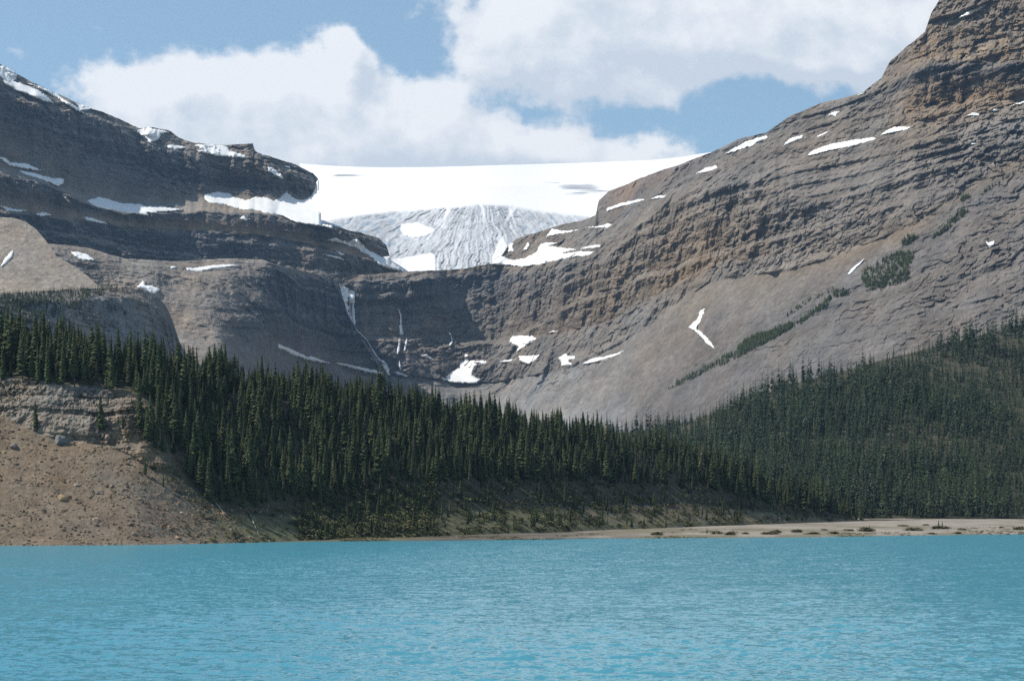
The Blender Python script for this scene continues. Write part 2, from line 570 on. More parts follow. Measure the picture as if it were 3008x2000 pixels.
# ---- headwall with the lip of the falls, running out into the great slope and its summit tower
H = Sheet('mountain', 740, 2700, 2.5,
    [(740, 3350, 1040), (900, 3430, 1040), (1060, 3500, 1040), (1150, 3480, 1040), (1300, 3220, 1040), (1500, 2970, 1040), (1700, 2810, 960), (1803, 2745, 920), (1900, 2690, 880), (2100, 2580, 835), (2358, 2460, 795), (2700, 2340, 700)],
    [([(740, 950), (1100, 950), (1300, 960), (1500, 935), (1700, 808), (1800, 742), (1950, 650), (2100, 560), (2200, 492), (2358, 402), (2700, 230)],
      [(740, 20), (1200, 20), (1500, 30), (1800, 34), (2700, 34)], [(740, .1), (1500, .1), (1900, .3), (2200, .45), (2700, .45)], [(740, 'L'), (1350, 'L'), (1500, 'T'), (1900, 'T'), (2358, 'T')]),
     ([(740, 840), (880, 862), (1000, 872), (1130, 885), (1300, 855), (1420, 800), (1500, 745), (1560, 700), (1640, 648), (1800, 628), (1900, 600), (1960, 580), (2100, 520), (2200, 455), (2358, 370), (2700, 200)],
      [(740, 24), (1130, 24), (1400, 30), (1600, 35), (2700, 36)], [(740, .4), (1130, .7), (1300, .7), (1420, .12), (1500, .02), (1960, .03), (2200, .25), (2700, .3)], [(740, 'G'), (1130, 'L'), (1300, 'L'), (1450, 'S'), (1900, 'B'), (2700, 'B')]),
     ([(740, 836), (880, 858), (1000, 868), (1130, 880), (1300, 848), (1420, 792), (1500, 738), (1560, 694), (1640, 642), (1800, 622), (1900, 594), (1960, 574), (2100, 514), (2200, 449), (2358, 364), (2700, 195)],
      45, [(740, .9), (1960, .9), (2200, .6), (2700, .6)], [(740, 'D'), (1250, 'G'), (1450, 'S'), (2700, 'B')]),
     ([(740, 800), (880, 785), (1000, 780), (1130, 795), (1300, 775), (1420, 735), (1500, 690), (1560, 655), (1640, 610), (1800, 585), (1900, 555), (2000, 520), (2200, 425), (2358, 345), (2700, 180)],
      [(740, 66), (1000, 55), (1100, 50), (1250, 42), (1420, 40), (1600, 50), (1900, 45), (2700, 42)], [(740, 1), (1200, .8), (1420, .7), (1640, .8), (2700, .75)], [(740, 'D'), (1130, 'G'), (1420, 'G'), (1640, 'B'), (1900, 'G'), (2700, 'G')]),
     ([(740, 790), (880, 776), (1000, 771), (1130, 786), (1300, 768), (1420, 729), (1500, 685), (1560, 650), (1640, 606), (1800, 581), (1900, 551), (2000, 516), (2200, 421), (2358, 341), (2700, 176)],
      25, [(740, .5), (1200, .6), (1640, .9), (2700, .7)], [(740, 'S'), (1250, 'B'), (1640, 'O'), (1900, 'G'), (2700, 'G')]),
     ([(740, 655), (780, 654), (900, 650), (1050, 640), (1130, 630), (1200, 634), (1300, 618), (1400, 592), (1440, 565), (1470, 520), (1530, 475), (1640, 435), (1720, 420), (1800, 450), (1900, 470), (2000, 440), (2200, 365), (2358, 300), (2700, 150)],
      [(740, 80), (1130, 80), (1300, 66), (1440, 66), (1640, 68), (1800, 60), (1900, 46), (2000, 40), (2700, 40)], 1, [(740, 'D'), (1130, 'D'), (1300, 'G'), (1440, 'B'), (1640, 'G'), (1900, 'G'), (2700, 'T')]),
     ([(740, 645), (780, 638), (830, 632), (900, 630), (1050, 621), (1130, 608), (1200, 613), (1300, 598), (1400, 572), (1440, 548), (1470, 503), (1530, 458), (1640, 418), (1720, 402), (1800, 410), (1900, 415), (2000, 395), (2200, 325), (2358, 270), (2700, 120)],
      [(740, 42), (1130, 40), (1400, 34), (1600, 36), (2700, 38)], [(740, .45), (1300, .6), (2700, .8)], [(740, 'B'), (1400, 'B'), (1600, 'G'), (2700, 'G')]),
     ([(740, 644), (900, 629.5), (1130, 607.5), (1150, 592), (1200, 575), (1300, 550), (1400, 520), (1470, 460), (1530, 425), (1640, 385), (1720, 360), (1800, 345), (1900, 330), (2000, 310), (2060, 280), (2130, 238), (2358, 226), (2700, 100)],
      [(740, 30), (1500, 27), (1800, 34), (2700, 36)], [(740, .5), (1300, .8), (1500, .5), (1800, .7), (2700, .8)], [(740, 'B'), (1300, 'G'), (1500, 'T'), (2000, 'B'), (2130, 'O'), (2700, 'O')]),
     ([(740, 643.9), (900, 629.4), (1130, 607.3), (1150, 591), (1200, 560), (1300, 530), (1380, 490), (1470, 430), (1530, 400), (1640, 362), (1720, 325), (1800, 295), (1900, 255), (2000, 222), (2060, 200), (2110, 165), (2140, 152), (2358, 150), (2700, 60)],
      [(740, 30), (1800, 32), (2060, 40), (2130, 80), (2700, 80)], [(740, .5), (1470, .35), (1800, .7), (2140, 1), (2700, 1)], [(740, 'B'), (1380, 'G'), (1430, 'R'), (1640, 'T'), (1900, 'G'), (2110, 'D'), (2700, 'D')]),
     ([(740, 643.88), (900, 629.38), (1130, 607.28), (1150, 590.8), (1200, 554), (1300, 524), (1380, 480), (1470, 422), (1530, 396), (1640, 358), (1720, 320), (1800, 288), (1900, 249), (2000, 217), (2060, 180), (2110, 145), (2140, 136), (2358, 138), (2700, 50)],
      35, [(740, .5), (1800, .7), (2140, .9), (2700, .9)], [(740, 'B'), (1380, 'G'), (1430, 'R'), (1640, 'T'), (2000, 'G'), (2110, 'O'), (2700, 'O')]),
     ([(740, 643.85), (763, 643), (780, 637.8), (830, 631.5), (900, 629.3), (1050, 620.5), (1130, 607), (1150, 590), (1165, 568), (1190, 550), (1230, 537), (1290, 517), (1340, 507), (1372, 495), (1378, 463), (1400, 442), (1500, 400), (1570, 378), (1640, 350), (1700, 322),
       (1765, 305), (1810, 272), (1870, 245), (1985, 213), (2030, 180), (2050, 140), (2090, 105), (2130, 74), (2144, 32), (2162, 0), (2230, -55), (2358, -120), (2700, -260)],
      [(740, 30), (1800, 32), (2060, 44), (2140, 60), (2700, 60)], [(740, .5), (1470, .35), (1800, .7), (2140, 1), (2700, 1)], [(740, 'B'), (1380, 'G'), (1430, 'R'), (1640, 'T'), (2000, 'B'), (2700, 'T')])],
    520, rough_top=3.0, seed=1)
# buttresses and bays of the headwall
HP = H.pts()
HW = np.tile(H.u, (H.nr, 1)).ravel()
H.Y += ((fbm(HP * np.array([1, 1, .35]) / 95, 3, .5, 61) * 34 + fbm(HP * np.array([1, 1, .7]) / 240, 2, .5, 63) * 40) * sstep(HW, 780, 860) * (1 - sstep(HW, 1250, 1500)) * H.R.ravel()).reshape(H.Y.shape)
H.rockify((-.16, .03), 1.0, along=(1.0, -.4), ribs=.3 + .7 * (1 - sstep(HW, 1780, 1950)) + .5 * sstep(HW, 2090, 2150) * sstep(260 - H.V.ravel() / K, 0, 20), strata=1.15 + .75 * sstep(HW, 1750, 1950), blocks=1.2 + 1.0 * sstep(HW, 2080, 2140))

# ---- the darker terraced mountain on the sunward side
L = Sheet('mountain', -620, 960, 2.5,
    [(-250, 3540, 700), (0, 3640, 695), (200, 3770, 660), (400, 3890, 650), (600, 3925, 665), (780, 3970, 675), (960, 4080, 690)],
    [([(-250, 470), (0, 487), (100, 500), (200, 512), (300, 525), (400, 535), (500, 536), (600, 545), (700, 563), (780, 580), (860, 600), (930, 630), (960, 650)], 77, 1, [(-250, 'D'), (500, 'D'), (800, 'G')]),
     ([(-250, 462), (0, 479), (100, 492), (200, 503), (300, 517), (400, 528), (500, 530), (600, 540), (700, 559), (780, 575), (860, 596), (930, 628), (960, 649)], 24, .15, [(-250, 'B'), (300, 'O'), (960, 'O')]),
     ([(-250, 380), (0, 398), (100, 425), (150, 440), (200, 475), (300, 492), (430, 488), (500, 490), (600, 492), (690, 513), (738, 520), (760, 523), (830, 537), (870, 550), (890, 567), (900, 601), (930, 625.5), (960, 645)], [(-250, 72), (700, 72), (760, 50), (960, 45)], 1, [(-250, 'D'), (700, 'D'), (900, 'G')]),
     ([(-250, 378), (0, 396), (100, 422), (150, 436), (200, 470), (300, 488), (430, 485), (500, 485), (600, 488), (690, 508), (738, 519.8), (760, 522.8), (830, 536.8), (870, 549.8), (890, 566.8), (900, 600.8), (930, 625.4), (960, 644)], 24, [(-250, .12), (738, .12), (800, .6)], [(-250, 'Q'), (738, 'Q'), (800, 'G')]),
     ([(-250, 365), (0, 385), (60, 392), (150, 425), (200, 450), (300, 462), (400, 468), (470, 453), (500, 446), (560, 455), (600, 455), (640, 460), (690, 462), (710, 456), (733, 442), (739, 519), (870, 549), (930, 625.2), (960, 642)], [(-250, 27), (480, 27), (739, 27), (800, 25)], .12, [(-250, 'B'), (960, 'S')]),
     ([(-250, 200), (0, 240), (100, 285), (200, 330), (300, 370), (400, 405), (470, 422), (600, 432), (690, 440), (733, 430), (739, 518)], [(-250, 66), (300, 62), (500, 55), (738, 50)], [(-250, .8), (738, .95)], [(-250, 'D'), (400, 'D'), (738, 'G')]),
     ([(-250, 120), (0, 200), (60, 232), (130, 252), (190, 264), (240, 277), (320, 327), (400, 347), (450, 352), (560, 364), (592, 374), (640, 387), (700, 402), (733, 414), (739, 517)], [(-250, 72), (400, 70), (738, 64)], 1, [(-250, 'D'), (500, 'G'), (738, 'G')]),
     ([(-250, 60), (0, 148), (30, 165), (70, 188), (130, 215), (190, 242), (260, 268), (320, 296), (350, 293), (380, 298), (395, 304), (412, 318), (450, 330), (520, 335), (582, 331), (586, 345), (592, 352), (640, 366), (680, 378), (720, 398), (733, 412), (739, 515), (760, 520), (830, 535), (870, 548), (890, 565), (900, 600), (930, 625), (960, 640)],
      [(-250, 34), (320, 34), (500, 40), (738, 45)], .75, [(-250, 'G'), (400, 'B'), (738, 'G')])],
    380, rough_top=2.6, seed=5)
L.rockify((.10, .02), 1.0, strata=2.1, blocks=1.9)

# ---- brown bench in front of it whose dark wall closes the corner of the falls
B = Sheet('bench', 60, 905, 2.5,
    [(60, 2930, 760), (300, 2930, 820), (500, 2950, 870), (610, 3070, 930), (700, 3300, 980), (780, 3450, 1000), (905, 3520, 1000)],
    [([(60, 700), (230, 700), (300, 720), (400, 770), (480, 800), (560, 806), (640, 815), (780, 850), (880, 868), (905, 905)], 30, .25, [(60, 'Q'), (480, 'Q'), (600, 'S'), (905, 'G')]),
     ([(60, 640), (230, 655), (300, 665), (400, 700), (480, 720), (540, 735), (640, 722), (780, 745), (880, 864), (905, 902)], [(60, 34), (300, 30), (510, 30), (580, 46), (650, 74), (905, 78)], [(60, .5), (460, .35), (560, 1), (905, 1)], [(60, 'G'), (300, 'Q'), (500, 'Q'), (580, 'D'), (905, 'D')]),
     ([(60, 600), (125, 590), (200, 604), (300, 640), (400, 642), (500, 635), (580, 622), (605, 613), (640, 622), (700, 636), (779, 652), (800, 722), (880, 860), (905, 901)], [(60, 52), (300, 38), (470, 33), (600, 40), (660, 76), (905, 78)], [(60, .9), (300, .8), (470, .55), (560, 1), (905, 1)], [(60, 'G'), (300, 'Q'), (540, 'Q'), (630, 'D'), (905, 'D')]),
     ([(60, 570), (105, 561), (125, 562), (200, 570), (250, 586), (290, 595), (340, 598), (400, 602), (480, 597), (550, 595), (605, 598), (640, 610), (700, 625), (740, 634), (779, 648), (800, 720), (830, 775), (870, 825), (890, 858), (905, 900)], [(60, 30), (560, 24), (905, 40)], [(60, .25), (560, .3), (700, .9)], [(60, 'Q'), (300, 'Q'), (600, 'Q'), (700, 'G'), (905, 'D')])],
    230, rough_top=2.2, seed=9)
BP = B.pts()
BW = np.tile(B.u, (B.nr, 1)).ravel()
B.Y += ((fbm(BP * np.array([1, 1, .5]) / 80, 3, .5, 65) * 20 + fbm(BP / 210, 2, .5, 67) * 26) * sstep(BW, 330, 430) * (1 - sstep(BW, 700, 800))).reshape(B.Y.shape)
B.rockify((.04, .0), .9, strata=1.2, gain=.9)

# ---- cone of scree before the bench
S_ = Sheet('scree_cone', -620, 262, 2.6,
    [(-250, 2480, 720), (0, 2500, 730), (262, 2550, 730)],
    [([(-250, 580), (-60, 530), (0, 524), (30, 528), (60, 540), (105, 580), (130, 608), (175, 628), (222, 662), (262, 700)], 33, 0, 'Q'),
     ([(-250, 560), (-60, 505), (0, 500), (30, 502), (60, 511), (85, 530), (105, 553), (130, 590), (175, 615), (205, 638), (222, 655), (262, 690)], 33, .1, 'Q')],
    150, rough_top=1.2, seed=13)
S_.rockify((0, 0), .8, scree=.9)

# ---- rounded grey knoll rising behind the near forest
KN = Sheet('rock_knoll', -620, 575, 2.5,
    [(-250, 1900, 850), (0, 1950, 850), (200, 2000, 880), (350, 2080, 900), (400, 2130, 920), (480, 2230, 950), (575, 2300, 960)],
    [([(-250, 770), (0, 765), (150, 760), (250, 750), (340, 760), (390, 790), (480, 850), (575, 900)], 46, .85, [(-250, 'L'), (200, 'L'), (360, 'L'), (575, 'S')]),
     ([(-250, 720), (0, 705), (100, 698), (200, 688), (300, 682), (340, 692), (375, 715), (390, 740), (410, 790), (440, 830), (575, 890)], [(-250, 50), (200, 55), (350, 68), (575, 40)], .95, [(-250, 'L'), (200, 'L'), (350, 'L'), (575, 'S')]),
     ([(-250, 690), (0, 676), (100, 670), (200, 664), (300, 662), (340, 670), (375, 695), (388, 715), (400, 745), (415, 790), (435, 826), (480, 850), (575, 880)], [(-250, 24), (300, 26), (575, 30)], .7, [(-250, 'V'), (150, 'G'), (575, 'G')])],
    150, rough_top=2.2, seed=17)
KN.rockify((.05, .1), .55, strata=1.0)

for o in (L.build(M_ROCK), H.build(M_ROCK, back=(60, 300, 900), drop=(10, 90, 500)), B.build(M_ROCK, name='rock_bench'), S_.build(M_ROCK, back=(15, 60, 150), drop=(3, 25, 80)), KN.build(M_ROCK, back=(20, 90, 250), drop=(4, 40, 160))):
    tag(o, kind='structure')

# ------------------------------------------------------------------ glacier
GL = Sheet('glacier', 690, 1720, 2.6,
    [(690, 4260, 524), (738, 4260, 526), (760, 4250, 528), (830, 4220, 545), (870, 4190, 575), (890, 4120, 612), (905, 4080, 640), (1130, 4080, 632), (1150, 4130, 620), (1170, 4160, 605), (1200, 4200, 585), (1300, 4270, 548), (1400, 4380, 522), (1500, 4700, 470), (1720, 5300, 420)],
    [([(690, 516), (760, 518), (870, 540), (905, 585), (1000, 575), (1100, 565), (1150, 565), (1200, 552), (1300, 527), (1400, 507), (1500, 462), (1720, 410)], [(690, 20), (850, 20), (950, 27), (1150, 27), (1300, 20), (1720, 16)], 1, 'L'),
     ([(690, 512), (740, 510), (800, 500), (900, 485), (1000, 475), (1100, 470), (1180, 472), (1250, 485), (1340, 495), (1400, 497), (1500, 455), (1720, 405)], [(690, 17), (900, 20), (1100, 25), (1300, 17), (1720, 15)], .6, 'L'),
     ([(690, 440), (900, 435), (1100, 430), (1300, 425), (1500, 415), (1720, 370)], 12.5, 0, 'L'),
     ([(690, 377), (780, 383), (880, 386), (1000, 385), (1180, 380), (1350, 375), (1500, 369), (1570, 362), (1640, 350), (1720, 330)], 11, 0, 'L')],
    240, rough_top=.4, seed=23, jitter=0, soft=45)


def poly_in(px_, py_, poly):
    """inside test for arrays of points; also the distance to the outline"""
    n = len(poly)
    ins = np.zeros(px_.shape, bool)
    dist = np.full(px_.shape, 1e9)
    for i in range(n):
        x1, y1 = poly[i]
        x2, y2 = poly[(i + 1) % n]
        c = ((y1 > py_) != (y2 > py_))
        if abs(y2 - y1) > 1e-9:
            ins ^= c & (px_ < (x2 - x1) * (py_ - y1) / (y2 - y1) + x1)
        l2 = max((x2 - x1) ** 2 + (y2 - y1) ** 2, 1e-9)
        t = np.clip(((px_ - x1) * (x2 - x1) + (py_ - y1) * (y2 - y1)) / l2, 0, 1)
        dist = np.minimum(dist, np.hypot(px_ - x1 - t * (x2 - x1), py_ - y1 - t * (y2 - y1)))
    return ins, dist


def build_glacier():
    s = GL
    W = np.tile(s.u, (s.nr, 1)).ravel()
    V = (s.V / K).ravel()
    # bare ice: below the firn edge of the ice fall, fanning out from a point up on the firn
    ox, oy = 1105.0, 395.0
    ang = np.arctan2(W - ox, np.maximum(V - oy, 1))
    ang = ang + .055 * fbm(np.stack([W / 70, V / 45, W * 0 + 3], 1), 4, .6, 30)
    rad = np.hypot(W - ox, V - oy)
    wob = fbm(np.stack([W / 45, V / 30, W * 0], 1), 4, .55, 31)
    edge = ip([(690, 514), (740, 511), (800, 500), (900, 487), (1000, 477), (1100, 471), (1180, 473), (1250, 487), (1340, 497), (1420, 503)], W)
    ice = sstep(V - edge + wob * 4.0, -4, 9) * sstep(W, 700, 770) * (1 - sstep(W, 1340, 1420))
    # firn tongues running down into the ice, snow basins on it
    for poly in ([(925, 517), (960, 512), (1000, 528), (990, 540), (965, 545), (935, 543), (922, 530)],
                 [(880, 640), (900, 600), (945, 590), (990, 582), (1003, 588), (1006, 640)],
                 [(1125, 625), (1150, 555), (1160, 545), (1172, 570), (1180, 600), (1180, 630)]):
        ins, dist = poly_in(W + wob * 4, V + wob * 2.5, poly)
        sd_ = np.where(ins, dist, -dist)
        ice *= 1 - sstep(sd_, -2.5, 2.0)
    for (a, b, wd) in ((1110, 1125, 3), (1172, 1190, 3), (1035, 1020, 4), (1190, 1155, 5)):
        cx = a + (b - a) * (V - 470) / 60
        ice *= 1 - .85 * (1 - sstep(np.abs(W - cx + wob * 3), wd * .4, wd * 1.6)) * (1 - sstep(V, 478, 540))
    patch2 = np.exp(-(((W - 1338) / 62) ** 2 + ((V - 432 - (W - 1338) * .06) / 13) ** 2) * 1.0) + .8 * np.exp(-(((W - 795) / 42) ** 2 + ((V - 404) / 5) ** 2) * 1.5)
    grey2 = sstep(patch2 + .45 * fbm(np.stack([W / 60, V / 4, W * 0], 1), 4, .6, 33), .35, .8)
    n1 = ridged(np.stack([ang * 30 + wob * .5, rad / 70, W * 0], 1), 4, .6, 35)
    n2 = ridged(np.stack([ang * 75 + wob, rad / 36, W * 0 + 5], 1), 3, .6, 37)
    n3 = fbm(np.stack([W / 12, V / 8, W * 0], 1), 4, .6, 39)
    d = ice * ((n1 - .5) * 12 + (n2 - .5) * 5 + n3 * 4 + (ridged(np.stack([W / 34, V / 13, W * 0 + 7], 1), 3, .55, 49) - .4) * 2.5) + ice * 5
    firn = fbm(np.stack([W / 200, V / 26, W * 0], 1), 4, .5, 41)
    d = d + (1 - ice) * firn * 5
    s.Y = s.Y + d.reshape(s.Y.shape)
    snow = np.array([.86, .845, .82])
    pink = np.array([.85, .78, .74])
    c = np.tile(snow, (len(W), 1))
    pk = np.exp(-(((W - 1100) / 130) ** 2 + ((V - 440) / 18) ** 2)) * .5
    c += (pink - c) * pk[:, None]
    icec = np.array([.50, .512, .525])[None] * np.ones((len(W), 1))
    icec *= (1 + .30 * (n1 - .45) + .2 * (n2 - .45) + .16 * n3)[:, None]
    dirt = sstep(vnoise(np.stack([ang * 46 + wob, rad / 90, W * 0 + 9], 1), 43), .55, .85)
    icec *= (1 - .24 * dirt)[:, None]
    blue = sstep(vnoise(np.stack([W / 16, V / 9, W * 0], 1), 45), .6, .85) * sstep(np.abs(W - 1080), 60, 170)
    icec += (np.array([.25, .35, .43]) - icec) * (blue * .65)[:, None]
    c = c * (1 - ice[:, None]) + icec * ice[:, None]
    c += (np.array([.36, .37, .385]) * (1 + .4 * fbm(np.stack([W / 50, V / 2.5, W * 0], 1), 3, .6, 47))[:, None] - c) * (grey2 * .95)[:, None]
    s.tint = np.clip(c, .05, .9)
    m, t = mat_new('glacier_ice')
    at = t.n('ShaderNodeAttribute', attribute_name='tint')
    pos = t.n('ShaderNodeNewGeometry').outputs['Position']
    f, _ = t.noise(pos, .12, 5, .6)
    k = t.ramp(f, .2, .8, .93, 1.05)
    finish(t, t.mix(1.0, at.outputs['Color'], t.comb(k, k, k), 'MULTIPLY'), .7, f, .3, 3.0, .3)
    root = bpy.data.objects.new('glacier', None)
    C.objects.link(root)
    root.location = (-300, 4080, 470)
    tag(root, 'white glacier with a grey fan of cracked ice spilling over the rock lip', 'glacier')
    # the firn plateau and the ice fall below it are two pieces of the same sheet
    P = s.pts().reshape(s.nr, s.nc, 3)
    T = s.tint.reshape(s.nr, s.nc, 3)
    cut = int(s.nr * .62)
    top = P[-1]
    extra = []
    for b, dz in ((400, 12), (1500, 90), (2500, 400)):
        q = top.copy()
        q[:, 0] *= (top[:, 1] + b) / top[:, 1]
        q[:, 1] += b
        q[:, 2] -= dz
        extra.append(q[None])
    up = np.concatenate([P[cut:]] + extra)
    ut = np.concatenate([T[cut:]] + [T[-1:]] * 3)
    off = np.array([-300, 4080, 470])
    a = mesh_np('snowfield', up.reshape(-1, 3) - off, grid_faces(up.shape[0], up.shape[1]), m, True, ut.reshape(-1, 3), root)
    lo, lt = P[:cut + 1], T[:cut + 1]
    b = mesh_np('ice_fall', lo.reshape(-1, 3) - off, grid_faces(lo.shape[0], lo.shape[1]), m, True, lt.reshape(-1, 3), root)
    a['label'] = 'smooth bright snowfield'
    b['label'] = 'cracked grey ice below the snowfield'


build_glacier()

